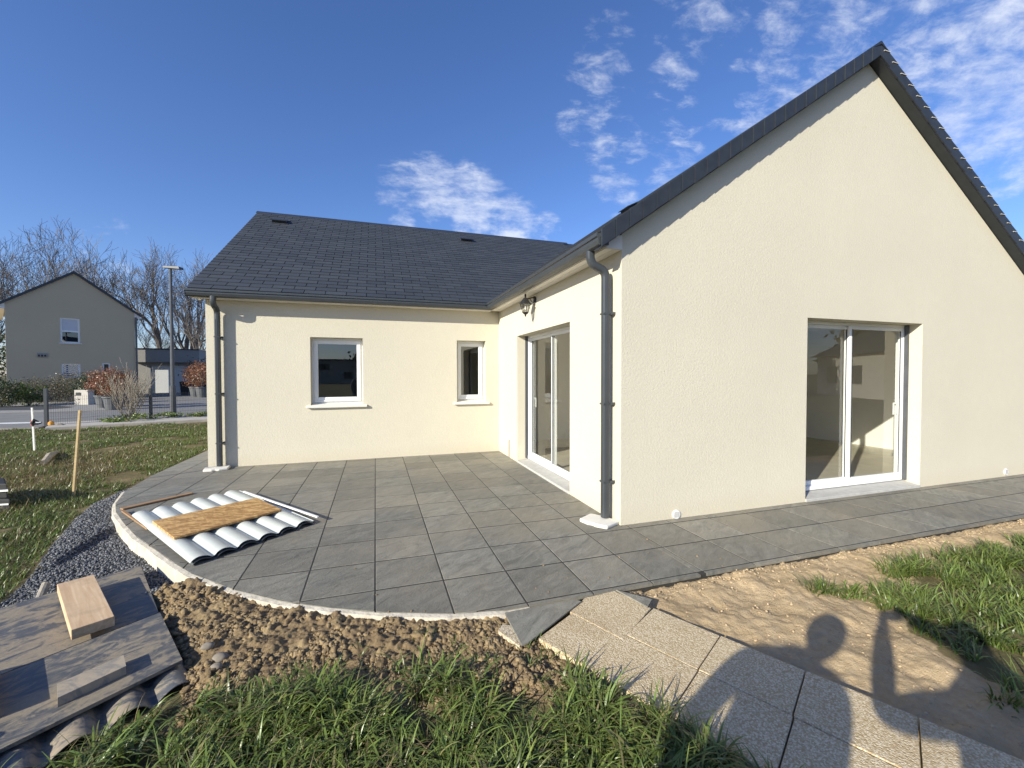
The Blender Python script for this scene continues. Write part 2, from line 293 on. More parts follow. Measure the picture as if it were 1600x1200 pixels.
MT['cloth'] = simple('dark_coat_cloth', (0.05, 0.055, 0.075), 0.9); MT['skin'] = simple('skin', (0.50, 0.31, 0.22), 0.55); MT['hair'] = simple('brown_hair', (0.05, 0.032, 0.02), 0.6)
MT['stone'] = simple('pale_stone', (0.22, 0.19, 0.15), 0.9, 0, 0.2, 12)
MT['whitewall'] = simple('white_house_render', (0.62, 0.57, 0.48), 0.9, 0, 0.03)

# ------------------------------------------------------------------ mesh helpers
class MB:
    def __init__(s): s.v = []; s.f = []
    def quad(s, a, b, c, d):
        i = len(s.v); s.v += [tuple(a), tuple(b), tuple(c), tuple(d)]; s.f.append((i, i+1, i+2, i+3)); return s
    def poly(s, pts):
        i = len(s.v); s.v += [tuple(p) for p in pts]; s.f.append(tuple(range(i, i+len(pts)))); return s
    def hexa(s, p):                           # 8 corners: 4 low (ccw), 4 high
        i = len(s.v); s.v += [tuple(q) for q in p]
        for f in ((3, 2, 1, 0), (4, 5, 6, 7), (0, 1, 5, 4), (1, 2, 6, 5), (2, 3, 7, 6), (3, 0, 4, 7)): s.f.append(tuple(i+k for k in f))
        return s
    def box(s, x0, x1, y0, y1, z0, z1):
        return s.hexa([(x0, y0, z0), (x1, y0, z0), (x1, y1, z0), (x0, y1, z0), (x0, y0, z1), (x1, y0, z1), (x1, y1, z1), (x0, y1, z1)])
    def obox(s, o, a, b, c, la, lb, lc):      # oriented box from corner o
        o, a, b, c = map(np.array, (o, a, b, c)); a = a*la; b = b*lb; c = c*lc
        return s.hexa([o, o+a, o+a+b, o+b, o+c, o+a+c, o+a+b+c, o+b+c])
    def prism(s, pts, z0, z1):                # pts ccw (x,y)
        n = len(pts); i = len(s.v); z0 = z0 if hasattr(z0, '__len__') else [z0]*n; z1 = z1 if hasattr(z1, '__len__') else [z1]*n
        s.v += [(p[0], p[1], a) for p, a in zip(pts, z0)] + [(p[0], p[1], a) for p, a in zip(pts, z1)]
        s.f.append(tuple(i+k for k in range(n-1, -1, -1))); s.f.append(tuple(i+n+k for k in range(n)))
        for k in range(n): j = (k+1) % n; s.f.append((i+k, i+j, i+n+j, i+n+k))
        return s
    def extrude(s, prof, a, b):               # list of 3D points swept by vector; a = start offset, b = end offset
        n = len(prof); i = len(s.v); a = np.array(a); b = np.array(b)
        s.v += [tuple(np.array(p)+a) for p in prof] + [tuple(np.array(p)+b) for p in prof]
        s.f.append(tuple(i+k for k in range(n-1, -1, -1))); s.f.append(tuple(i+n+k for k in range(n)))
        for k in range(n): j = (k+1) % n; s.f.append((i+k, i+j, i+n+j, i+n+k))
        return s
    def tube(s, path, rad, n=8, cap=True, sq=None):
        path = [np.array(p, float) for p in path]; m = len(path); i0 = len(s.v)
        rad = rad if hasattr(rad, '__len__') else [rad]*m
        prev = None
        for k in range(m):
            d = path[min(k+1, m-1)]-path[max(k-1, 0)]; d = d/(np.linalg.norm(d)+1e-9)
            if prev is None:
                ref = np.array([0, 0, 1.]) if abs(d[2]) < 0.9 else np.array([1., 0, 0]); x = np.cross(d, ref)
            else: x = prev-d*np.dot(prev, d)
            x /= np.linalg.norm(x)+1e-9; y = np.cross(d, x); prev = x
            for q in range(n):
                an = 2*math.pi*(q+0.5)/n; ca, sa = math.cos(an), math.sin(an)
                if sq: k2 = 1/(abs(ca)**sq+abs(sa)**sq)**(1/sq); ca, sa = ca*k2, sa*k2
                s.v.append(tuple(path[k]+rad[k]*(ca*x+sa*y)))
        for k in range(m-1):
            for q in range(n):
                q2 = (q+1) % n; s.f.append((i0+k*n+q, i0+k*n+q2, i0+(k+1)*n+q2, i0+(k+1)*n+q))
        if cap: s.f.append(tuple(i0+q for q in range(n-1, -1, -1))); s.f.append(tuple(i0+(m-1)*n+q for q in range(n)))
        return s
    def lathe(s, c, prof, n=16):
        return s.tube([(c[0], c[1], c[2]+z) for r, z in prof], [r for r, z in prof], n)
    def build(s, name, mat, parent=None, smooth=False, bevel=0.0, origin=None):
        V = np.array(s.v, float)
        o = np.zeros(3) if origin is None else np.array(origin, float)
        me = bpy.data.meshes.new(name); me.from_pydata([tuple(v) for v in (V-o)], [], s.f); me.update()
        return link(name, me, mat, parent, smooth, bevel, o)
def link(name, me, mat, parent=None, smooth=False, bevel=0.0, o=(0, 0, 0)):
    if mat is not None: me.materials.append(MT[mat] if isinstance(mat, str) else mat)
    if smooth: me.polygons.foreach_set('use_smooth', [True]*len(me.polygons))
    ob = bpy.data.objects.new(name, me); COL.objects.link(ob)
    if parent is not None:
        ob.parent = parent; pw = Vector((0, 0, 0)); q = parent
        while q is not None: pw = pw+q.location; q = q.parent
        ob.location = Vector(o)-pw
    else: ob.location = Vector(o)
    if bevel:
        b = ob.modifiers.new('bevel', 'BEVEL'); b.width = bevel; b.segments = 2; b.limit_method = 'ANGLE'
    return ob
def np_mesh(name, V, F, attrs=None):
    V = np.asarray(V, np.float32); F = np.asarray(F, np.int32); k = F.shape[1]
    me = bpy.data.meshes.new(name); me.vertices.add(len(V)); me.vertices.foreach_set('co', V.ravel())
    me.loops.add(F.size); me.loops.foreach_set('vertex_index', F.ravel())
    me.polygons.add(len(F)); me.polygons.foreach_set('loop_start', np.arange(0, F.size, k, dtype=np.int32))
    try: me.polygons.foreach_set('loop_total', np.full(len(F), k, np.int32))
    except Exception: pass
    for nm, a in (attrs or {}).items():
        at_ = me.attributes.new(nm, 'FLOAT', 'POINT'); at_.data.foreach_set('value', np.asarray(a, np.float32))
    me.update(calc_edges=True); return me
def tag(o, label=None, cat=None, group=None, kind=None):
    for k, v in (('label', label), ('category', cat), ('group', group), ('kind', kind)):
        if v: o[k] = v
    return o
def thing(name, loc, label, cat, group=None):
    o = bpy.data.objects.new(name, None); COL.objects.link(o); o.location = Vector(loc); o.empty_display_size = 0.1
    return tag(o, label, cat, group)
def copy_thing(root, loc, label, rotz=0.0, scale=1.0):
    r = root.copy(); COL.objects.link(r); r.location = Vector(loc); r.rotation_euler = (0, 0, rotz); r.scale = (scale,)*3; r['label'] = label
    for ch in list(root.children):
        c = ch.copy(); COL.objects.link(c); c.parent = r
        for g in ch.children: d = g.copy(); COL.objects.link(d); d.parent = c
    return r
def vnoise(x, y, seed=0):                    # numpy value noise 0..1
    xi = np.floor(x).astype(int); yi = np.floor(y).astype(int); fx = x-xi; fy = y-yi
    fx = fx*fx*(3-2*fx); fy = fy*fy*(3-2*fy)
    def h(a, b):
        n = (a*374761393+b*668265263+seed*974711) & 0xffffffff; n = ((n ^ (n >> 13))*1274126177) & 0xffffffff
        return ((n ^ (n >> 16)) & 0xffff)/65535.0
    return (h(xi, yi)*(1-fx)+h(xi+1, yi)*fx)*(1-fy)+(h(xi, yi+1)*(1-fx)+h(xi+1, yi+1)*fx)*fy
def fbm(x, y, o=4, seed=0):
    s = 0; a = 0.5
    for k in range(o): s = s+a*vnoise(x*2**k, y*2**k, seed+k); a *= 0.5
    return s
def inpoly(x, y, poly):
    x = np.asarray(x); y = np.asarray(y); r = np.zeros(x.shape, bool); n = len(poly)
    for i in range(n):
        (x1, y1), (x2, y2) = poly[i], poly[(i+1) % n]
        if y1 == y2: continue
        r ^= ((y1 > y) != (y2 > y)) & (x < (x2-x1)*(y-y1)/(y2-y1)+x1)
    return r
def clip_convex(pts, poly):                   # Sutherland-Hodgman, poly ccw convex
    out = list(pts)
    for i in range(len(poly)):
        a, b = poly[i], poly[(i+1) % len(poly)]; inp = out; out = []
        if not inp: break
        side = lambda p: (b[0]-a[0])*(p[1]-a[1])-(b[1]-a[1])*(p[0]-a[0])
        for k in range(len(inp)):
            p, q = inp[k], inp[(k+1) % len(inp)]; sp, sq = side(p), side(q)
            if sp >= 0: out.append(p)
            if (sp >= 0) != (sq >= 0): t = sp/(sp-sq); out.append((p[0]+t*(q[0]-p[0]), p[1]+t*(q[1]-p[1])))
    return out

# ------------------------------------------------------------------ ground
LY, LX = 4.536, 5.11
ARC = [(-5.76, 4.2), (-5.66, 3.25), (-5.46, 2.6), (-5.27, 2.2), (-4.95, 1.68), (-4.64, 1.21), (-4.35, 0.83), (-4.08, 0.47), (-3.81, 0.13), (-3.39, -0.28), (-3.04, -0.55), (-2.70, -0.75), (-2.37, -0.91), (-1.97, -1.06), (-1.6, -1.14)]
PATIO = ARC + [(9.4, -1.14), (9.4, 0.0), (0.0, 0.0), (0.0, LY), (-LX, LY), (-LX, 13.0), (-5.76, 13.0)]
GRAVEL = [(-5.9, 3.95)] + [(x+0.1, y+0.1) for x, y in ARC[1:10]] + [(-3.86, 0.05), (-3.98, -0.08), (-4.3, -0.4), (-4.9, -0.4), (-5.02, 0.15), (-5.16, 0.75), (-5.42, 1.45), (-5.68, 2.2), (-5.90, 3.0)]
CLOD = [(-4.02, 0.05), (-3.75, 0.2)] + [(x, y+0.1) for x, y in ARC[8:]] + [(-1.4, -1.0), (-1.45, -1.5), (-1.05, -2.2), (-0.9, -2.6), (-1.25, -2.3), (-1.45, -2.05), (-1.65, -1.85), (-2.0, -1.74), (-2.5, -1.70), (-2.95, -1.66), (-3.3, -1.50), (-3.42, -1.05), (-3.8, -0.35)]
SAND = [(-0.95, -1.1), (9.5, -1.1), (9.5, -1.75), (3.3, -1.62), (1.75, -1.60), (0.75, -2.05), (0.62, -2.5), (0.85, -3.4), (0.5, -4.5), (0.1, -3.2), (-0.4, -2.0)]
def grid1d(core0, core1, step, ext, grow=1.10):
    a = list(np.arange(core0, core1+1e-6, step)); s = step; x = a[-1]; hi = []
    while x < ext: s = min(s*grow, 40.0); x += s; hi.append(x)
    s = step; x = a[0]; lo = []
    while x > -ext: s = min(s*grow, 40.0); x -= s; lo.append(x)
    return np.array(lo[::-1]+a+hi)
def ground_z(x, y):
    z = -0.075 - 0.05*np.clip((-3.6-x)/1.0, 0, 1) + 0.03*np.clip((x+1.0)/1.5, 0, 1)
    z = z + 0.07*np.clip((np.hypot(x+2, y+3)-8)/8, 0, 1)
    z = z + (fbm(x*1.3, y*1.3, 4, 5)-0.47)*0.05 + (fbm(x*0.11, y*0.11, 3, 9)-0.45)*0.25*np.clip((np.hypot(x, y)-14)/20, 0, 1)*0
    lawn = np.clip((-5.8-x)/1.5, 0, 1)*np.clip((9-np.hypot(x+7, y-3))/4, 0, 1); z = z + lawn*(fbm(x*2.1, y*2.1, 4, 31)-0.45)*0.16
    pit = np.exp(-(((x+8.25)/0.85)**2+((y-4.05)/1.15)**2)**2); z = z - 0.12*pit
    return z
gx = grid1d(-4.6, 4.2, 0.028, 900, 1.06); gy = grid1d(-3.0, 1.2, 0.028, 900, 1.06)
GX, GY = np.meshgrid(gx, gy); GZ = ground_z(GX, GY)
near = (np.abs(GX) < 12) & (np.abs(GY) < 16)
def pmask(poly, blur=0.06):
    m = np.zeros(GX.shape)
    for dx, dy in ((0, 0), (blur, 0), (-blur, 0), (0, blur), (0, -blur), (blur*.7, blur*.7), (-blur*.7, blur*.7), (blur*.7, -blur*.7), (-blur*.7, -blur*.7)):
        wx = (fbm(GX*5, GY*5, 3, 77)-0.45)*0.16; wy = (fbm(GX*5, GY*5, 3, 99)-0.45)*0.16
        m += inpoly(GX+dx+wx, GY+dy+wy, poly)
    return m/9*near
mc, ms, mg = pmask(CLOD), pmask(SAND), pmask(GRAVEL)
mound = mc*(0.01+0.045*fbm(GX*3, GY*3, 3, 3)+0.05*np.abs(fbm(GX*12, GY*12, 4, 21)-0.5)*2)
GZ = GZ + mound + ms*((fbm(GX*6, GY*6, 5, 51)-0.47)*0.075 + 0.035*np.abs(fbm(GX*17, GY*17, 3, 57)-.47)) + mg*(0.045)
GZ = np.where(inpoly(GX, GY, PATIO), np.minimum(GZ, -0.05), GZ)
GZ = np.where((GX > -LX) & (GX < 7.5) & (GY > 0.0) & (GY < 13), -0.12, GZ)
nx, ny = len(gx), len(gy)
idx = np.arange(nx*ny).reshape(ny, nx)
F = np.stack([idx[:-1, :-1], idx[:-1, 1:], idx[1:, 1:], idx[1:, :-1]], -1).reshape(-1, 4)
me = np_mesh('ground', np.stack([GX, GY, GZ], -1).reshape(-1, 3), F, {'clod': mc.ravel(), 'sand': ms.ravel(), 'gravel': mg.ravel()})
tag(link('ground', me, 'ground', smooth=True), kind='structure')
def gz_at(x, y):
    i = np.clip(np.searchsorted(gx, x)-1, 0, nx-2); j = np.clip(np.searchsorted(gy, y)-1, 0, ny-2)
    fx = (x-gx[i])/(gx[i+1]-gx[i]); fy = (y-gy[j])/(gy[j+1]-gy[j])
    return (GZ[j, i]*(1-fx)+GZ[j, i+1]*fx)*(1-fy)+(GZ[j+1, i]*(1-fx)+GZ[j+1, i+1]*fx)*fy
def gz1(x, y): return float(gz_at(np.array([x]), np.array([y]))[0])

# finely lumped dug earth along the terrace edge
bx_, by_ = np.arange(-4.25, -.75, .0075), np.arange(-2.75, .35, .0075); BX, BYY = np.meshgrid(bx_, by_)
def billow(x, y, o, sd):
    r = 0; a = .5
    for k in range(o): an = 1.1*k+.4; r = r+a*np.abs(2*vnoise((x*math.cos(an)-y*math.sin(an))*2.05**k, (x*math.sin(an)+y*math.cos(an))*2.05**k, sd+k)-1); a *= .55
    return r
cm = np.zeros(BX.shape)
for dx, dy in ((0, 0), (.05, 0), (-.05, 0), (0, .05), (0, -.05)): cm += inpoly(BX+dx+(fbm(BX*5, BYY*5, 3, 77)-.45)*.12, BYY+dy+(fbm(BX*5, BYY*5, 3, 99)-.45)*.12, CLOD)
cm /= 5
gz0 = gz_at(BX.ravel(), BYY.ravel()).reshape(BX.shape)
SZ = gz0-.035+cm*(.022+.050*billow(BX*21, BYY*21, 5, 61)*(.35+.9*fbm(BX*2.6, BYY*2.6, 3, 13))+.016*billow(BX*60, BYY*60, 3, 71))
SZ = np.where(inpoly(BX, BYY, PATIO), -.06, SZ)
ii = np.arange(SZ.size).reshape(SZ.shape); FS = np.stack([ii[:-1, :-1], ii[:-1, 1:], ii[1:, 1:], ii[1:, :-1]], -1); keep = (cm[:-1, :-1] > .01)
FS = FS[keep]; used = np.unique(FS); remap = np.full(SZ.size, -1); remap[used] = np.arange(len(used))
SV = np.stack([BX, BYY, SZ], -1).reshape(-1, 3)[used]
tag(link('soil', np_mesh('soil', SV, remap[FS]), 'clod'), kind='structure')
sx_, sy_ = np.arange(-1.2, 4.6, .013), np.arange(-3.6, -1.12, .013); SX, SY = np.meshgrid(sx_, sy_)
sm = np.zeros(SX.shape)
for dx, dy in ((0, 0), (.07, 0), (-.07, 0), (0, .07), (0, -.07)): sm += inpoly(SX+dx+(fbm(SX*5, SY*5, 3, 77)-.45)*.16, SY+dy+(fbm(SX*5, SY*5, 3, 99)-.45)*.16, SAND)
sm /= 5; rgh = np.clip(.25+1.6*(fbm(SX*1.6, SY*1.6, 3, 113)-.38)+1.2*np.exp(-(SY+1.15)**2/.02), .15, 1.6)
S2 = gz_at(SX.ravel(), SY.ravel()).reshape(SX.shape)-.02+sm*(.022+rgh*(.026*billow(SX*15, SY*15, 4, 161)+.010*billow(SX*42, SY*42, 3, 171)))
ii = np.arange(S2.size).reshape(S2.shape); FS = np.stack([ii[:-1, :-1], ii[:-1, 1:], ii[1:, 1:], ii[1:, :-1]], -1)[sm[:-1, :-1] > .01]; used = np.unique(FS); remap = np.full(S2.size, -1); remap[used] = np.arange(len(used))
tag(link('sandy_soil', np_mesh('sandy_soil', np.stack([SX, SY, S2], -1).reshape(-1, 3)[used], remap[FS], {'sand': sm.ravel()[used], 'clod': np.zeros(len(used)), 'gravel': np.zeros(len(used))}), 'ground', smooth=True), kind='structure')
def sand_at(x, y):
    i = np.clip(((x-sx_[0])/.013).astype(int), 0, len(sx_)-1); j = np.clip(((y-sy_[0])/.013).astype(int), 0, len(sy_)-1); return np.where((x > 4.55) | (x < -1.15) | (y < -3.55), gz_at(x, y), np.maximum(S2[j, i], gz_at(x, y)))
def soil_at(x, y):
    i = np.clip(((x-bx_[0])/.0075).astype(int), 0, len(bx_)-1); j = np.clip(((y-by_[0])/.0075).astype(int), 0, len(by_)-1); return SZ[j, i]

def flat(name, poly, z, mat):
    mb = MB(); pts = [(p[0], p[1]) for p in poly]
    ar = sum(pts[i][0]*pts[(i+1) % len(pts)][1]-pts[(i+1) % len(pts)][0]*pts[i][1] for i in range(len(pts)))
    if ar < 0: pts = pts[::-1]
    mb.prism(pts, z-0.12, z); o = mb.build(name, mat); return tag(o, kind='structure')

# ------------------------------------------------------------------ patio: real tiles on a dark bed, with a mortar edge
TX0, TY0, TS = -2.425, -0.10, 0.4965
pt = MB(); terr = ARC + [(0.0, -1.14), (0.0, LY), (-5.76, LY)]
def tiles(region, x0, x1, y0, y1, shift=0.0):
    i0 = math.floor((x0-TX0)/TS)-1; i1 = math.ceil((x1-TX0)/TS)+1; j0 = math.floor((y0-TY0)/TS)-1; j1 = math.ceil((y1-TY0)/TS)+1
    for j in range(j0, j1):
        for i in range(i0, i1):
            a = TX0+i*TS+(shift if j % 2 else 0); b = TY0+j*TS; g = 0.0045
            gy_ = .008; q = clip_convex([(a+g, b+gy_), (a+TS-g, b+gy_), (a+TS-g, b+TS-gy_), (a+g, b+TS-gy_)], region)
            if len(q) < 3: continue
            ar = 0.5*abs(sum(q[k][0]*q[(k+1) % len(q)][1]-q[(k+1) % len(q)][0]*q[k][1] for k in range(len(q))))
            if ar < 0.004: continue
            h = random.uniform(-0.0005, 0.0005); cx = sum(p[0] for p in q)/len(q); cy = sum(p[1] for p in q)/len(q)
            tx, ty = random.uniform(-.001, .001), random.uniform(-.001, .001)
            lo = [h+(p[0]-cx)*tx+(p[1]-cy)*ty for p in q]; inner = [(p[0]+(cx-p[0])*0.012, p[1]+(cy-p[1])*0.012) for p in q]
            n = len(q); i_ = len(pt.v)
            pt.v += [(p[0], p[1], -0.02) for p in q]+[(p[0], p[1], z-0.003) for p, z in zip(q, lo)]+[(p[0], p[1], z) for p, z in zip(inner, lo)]
            for k in range(n):
                m_ = (k+1) % n; pt.f.append((i_+k, i_+m_, i_+n+m_, i_+n+k)); pt.f.append((i_+n+k, i_+n+m_, i_+2*n+m_, i_+2*n+k))
            pt.f.append(tuple(i_+2*n+k for k in range(n)))
tiles(terr, -5.9, 0, -1.2, LY)
tiles([(0.002, -1.14), (9.4, -1.14), (9.4, 0.0), (0.002, 0.0)], 0, 9.4, -1.2, 0)
tiles([(-5.76, LY+.002), (-LX, LY+.002), (-LX, 13.0), (-5.76, 13.0)], -5.8, -5, LY, 13)
tag(pt.build('patio_paving', 'tile'), kind='structure')
bed = MB(); bed.prism([(p[0]+(0.03 if p[0] < -1.7 else 0), p[1]+0.012) for p in ARC]+[(0.0, -1.128), (0.0, LY), (-5.73, LY)], -0.25, -0.0022)
bed.box(0.001, 9.4, -1.128, 0.0, -0.25, -0.0022); bed.box(-5.73, -LX, LY+.001, 13, -0.25, -0.0022)
tag(bed.build('patio_bed', 'grout'), kind='structure')
eg = MB(); E = np.array(ARC[1:] + [(-1.43, -1.14)]); fine = []
for k in range(len(E)-1):
    for q in np.linspace(0, 1, 9)[:-1]: fine.append(E[k]*(1-q)+E[k+1]*q)
fine = np.array(fine+[E[-1]]); tn = np.gradient(fine, axis=0); tn /= np.linalg.norm(tn, axis=1)[:, None]; nr = np.stack([tn[:, 1], -tn[:, 0]], 1)
cen = np.array([-2.0, 3.0]); sg = np.sign(((fine-cen)*nr).sum(1))[:, None]; nr = nr*sg
wob = (fbm(np.arange(len(fine))*0.21, np.zeros(len(fine)), 4, 4)-0.45); W = 0.030+0.022*wob
for k in range(len(fine)-1):
    a, b = fine[k], fine[k+1]; oa, ob_ = fine[k]+nr[k]*W[k], fine[k+1]+nr[k+1]*W[k+1]; oa2, ob2 = fine[k]+nr[k]*(W[k]+.03), fine[k+1]+nr[k+1]*(W[k+1]+.03)
    za, zb = -0.006+wob[k]*0.012, -0.006+wob[k+1]*0.012
    eg.quad((*a, za), (*oa, za-.006), (*ob_, zb-.006), (*b, zb)); eg.quad((*oa, za-.006), (*oa2, -0.24), (*ob2, -0.24), (*ob_, zb-.006)); eg.quad((*a, za), (*b, zb), (*b, -.02), (*a, -.02))
tag(eg.build('patio_edging', 'kerb', smooth=True), kind='structure')

# ------------------------------------------------------------------ main house
house = thing('house', (0, 0, 0), 'single-storey cream rendered house with dark slate roof, its gable and sliding doors facing the patio', 'house')
def wall_grid(name, us, zs, holes, fn, thick, mat='render', parent=house, back=True):
    mb = MB()
    def hole(u, z): return any(h[0] < u < h[1] and h[2] < z < h[3] for h in holes)
    us = sorted(set(us+[h[0] for h in holes]+[h[1] for h in holes])); zs = sorted(set(zs+[h[2] for h in holes]+[h[3] for h in holes]))
    for i in range(len(us)-1):
        for j in range(len(zs)-1):
            u0, u1, z0, z1 = us[i], us[i+1], zs[j], zs[j+1]
            if hole((u0+u1)/2, (z0+z1)/2): continue
            mb.quad(fn(u0, 0, z0), fn(u1, 0, z0), fn(u1, 0, z1), fn(u0, 0, z1)); mb.quad(fn(u1, thick, z0), fn(u0, thick, z0), fn(u0, thick, z1), fn(u1, thick, z1))
    for (u0, u1, z0, z1) in holes:
        mb.quad(fn(u0, 0, z0), fn(u0, thick, z0), fn(u0, thick, z1), fn(u0, 0, z1)); mb.quad(fn(u1, thick, z0), fn(u1, 0, z0), fn(u1, 0, z1), fn(u1, thick, z1))
        mb.quad(fn(u0, 0, z1), fn(u0, thick, z1), fn(u1, thick, z1), fn(u1, 0, z1)); mb.quad(fn(u0, thick, z0), fn(u0, 0, z0), fn(u1, 0, z0), fn(u1, thick, z0))
    u0, u1, z0, z1 = us[0], us[-1], zs[0], zs[-1]
    mb.quad(fn(u0, 0, z1), fn(u1, 0, z1), fn(u1, thick, z1), fn(u0, thick, z1)); mb.quad(fn(u0, thick, z0), fn(u0, 0, z0), fn(u0, 0, z1), fn(u0, thick, z1)); mb.quad(fn(u1, 0, z0), fn(u1, thick, z0), fn(u1, thick, z1), fn(u1, 0, z1))
    return mb
RX, RZ, SL = 3.59, 5.67, 0.695               # gable wing ridge
BZ, BY, BSL = 5.80, 8.74, 0.6285             # back wing ridge
GW = 7.6; GD = (2.593, 4.734, 0.02, 2.253); SD = (1.21, 3.364, 0.02, 2.255)
W1 = (-3.52, -2.63, 1.02, 2.25); W2 = (-0.87, -0.28, 1.02, 2.25); TH = 0.30
def gable_top(x): return RZ-0.17-SL*abs(x-RX)
mb = wall_grid('wall', [0.0, GW], [-0.1, 2.60], [GD], lambda u, d, z: (u, d, z), TH)
tri = [(0.0, 0.0, 2.60), (GW, 0.0, 2.60), (GW, 0, gable_top(GW)), (RX, 0, gable_top(RX)), (0, 0, gable_top(0))]
mb.extrude(tri, (0, 0, 0), (0, TH, 0)); mb.build('wall', 'render', house)
mb = wall_grid('wall', [TH, LY], [-0.1, 2.93], [SD], lambda u, d, z: (d, u, z), TH); mb.build('wall', 'render', house)
mb = wall_grid('wall', [-LX, 0.0], [-0.1, 2.93], [W1, W2], lambda u, d, z: (u, LY+d, z), TH); mb.build('wall', 'render', house)
mb = MB(); mb.box(-LX, -LX+TH, LY+TH, 12.9, -0.1, 2.93)
mb.extrude([(-LX, LY+0.02, 2.931), (-LX, 12.9, 2.931), (-LX, BY, BZ-0.14)], (0, 0, 0), (TH, 0, 0)); mb.build('wall', 'render', house)
mb = MB(); mb.box(GW-TH, GW, TH, 12.9, -0.1, 3.0); mb.box(-LX+TH, GW-TH, 12.6, 12.9, -0.1, 2.9); mb.build('wall', 'render', house)
# rooms behind the glass
mb = MB(); mb.box(TH+.001, GW-TH-.001, TH+.001, 12.5, 0.0, 0.075); mb.build('room_floor', 'floor', house)
mb = MB(); mb.box(TH+.001, GW-TH-.001, TH+.001, 12.5, 2.55, 2.62); mb.box(-LX+TH, TH, LY+TH+.001, 12.5, 2.55, 2.62); mb.build('room_ceiling', 'plaster', house)
for bx_ in ((TH, GW-TH, 5.2, 5.3), (5.25, 5.35, 3.6, 5.199), (GW-TH-.02, GW-TH-.004, TH+.01, 5.2), (TH+.004, TH+.015, 3.5, 5.199), (TH+.004, TH+.015, .32, 1.1), (.35, 2.45, TH+.004, TH+.015), (4.9, 6.8, TH+.004, TH+.015)):
    mb = MB(); mb.box(*bx_, .075, 2.55); mb.build('room_wall', 'plaster', house)
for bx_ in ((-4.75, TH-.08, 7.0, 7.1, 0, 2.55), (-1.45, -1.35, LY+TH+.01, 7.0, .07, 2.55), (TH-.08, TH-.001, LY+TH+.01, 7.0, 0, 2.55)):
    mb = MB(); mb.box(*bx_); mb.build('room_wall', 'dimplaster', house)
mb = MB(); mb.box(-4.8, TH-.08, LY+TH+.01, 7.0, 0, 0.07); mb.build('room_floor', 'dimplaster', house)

# roofs
def slates(mb, o, u, v, n, ulen, vlen, sw=0.34, ex=0.160, ustart=None):
    o, u, v, n = map(lambda a: np.array(a, float), (o, u, v, n)); rows = int(math.ceil(vlen/ex))
    for j in range(rows):
        a = -(0.5*sw if j % 2 else 0.0)
        v0 = j*ex; v1 = min(v0+ex*1.05, vlen); 
        while a < ulen:
            u0 = max(a, 0)+0.0055; u1 = min(a+sw, ulen)-0.0055; a += sw
            if u1-u0 < 0.03: continue
            lift = 0.011+random.uniform(-.0015, .0015); dv = random.uniform(-.0015, .0015)
            p = lambda uu, vv, hh: o+u*uu+v*vv+n*hh
            mb.hexa([p(u0, v0+dv, lift-.008), p(u1, v0+dv, lift-.008), p(u1, v1, -.006), p(u0, v1, -.006), p(u0, v0+dv, lift), p(u1, v0+dv, lift), p(u1, v1, .001), p(u0, v1, .001)])
nb = math.hypot(1, BSL); vb = (0, 1/nb, BSL/nb); nbv = (0, -BSL/nb, 1/nb)
roof = MB(); y0 = 4.23; z0 = BZ-BSL*(BY-y0)
roof.extrude([(0, y0, z0-.012), (0, BY, BZ-.012), (0, 13.25, BZ-BSL*(13.25-BY)-.012), (0, 13.25, BZ-BSL*(13.25-BY)-.07), (0, BY, BZ-.085), (0, y0, z0-.05)], (-5.25, 0, 0), (6.9, 0, 0))
rb = roof.build('roof', 'verge', house)
sb = MB(); slates(sb, (-5.27, y0, z0), (1, 0, 0), vb, nbv, 8.6, math.hypot(BY-y0, BZ-z0)-.02); sb.build('slates', 'slate', rb)
rc = MB(); rc.extrude([(0, BY-.13, BZ-.075), (0, BY, BZ+.018), (0, BY+.13, BZ-.075), (0, BY, BZ-.02)], (-5.29, 0, 0), (3.5, 0, 0)); rc.build('ridge_cap', 'verge', rb)
nl = math.hypot(1, SL); vl = (1/nl, 0, SL/nl); nlv = (-SL/nl, 0, 1/nl)
roof2 = MB(); x0 = -0.305; zz0 = RZ-SL*(RX-x0); x1 = 7.95; zz1 = RZ-SL*(x1-RX); YV = -0.13
roof2.extrude([(x0, 0, zz0-.012), (RX, 0, RZ-.012), (x1, 0, zz1-.012), (x1, 0, zz1-.06), (RX, 0, RZ-.08), (x0, 0, zz0-.05)], (0, YV+.012, 0), (0, 12.9, 0))
rg = roof2.build('roof', 'verge', house)
sb = MB(); slates(sb, (x0-.02, 12.9, zz0-.014), (0, -1, 0), vl, nlv, 12.88-YV, math.hypot(RX-x0, RZ-zz0)-.01); vr = (-1/nl, 0, SL/nl); nrv = (SL/nl, 0, 1/nl)
slates(sb, (x1, YV+.02, zz1), (0, 1, 0), vr, nrv, 9.0, math.hypot(x1-RX, RZ-zz1)-.01); sb.build('slates', 'slate', rg)
rc = MB(); rc.extrude([(RX-.13, 0, RZ-.085), (RX, 0, RZ+.02), (RX+.13, 0, RZ-.085), (RX, 0, RZ-.02)], (0, YV-.012, 0), (0, 9.2, 0)); rc.build('ridge_cap', 'verge', rg)
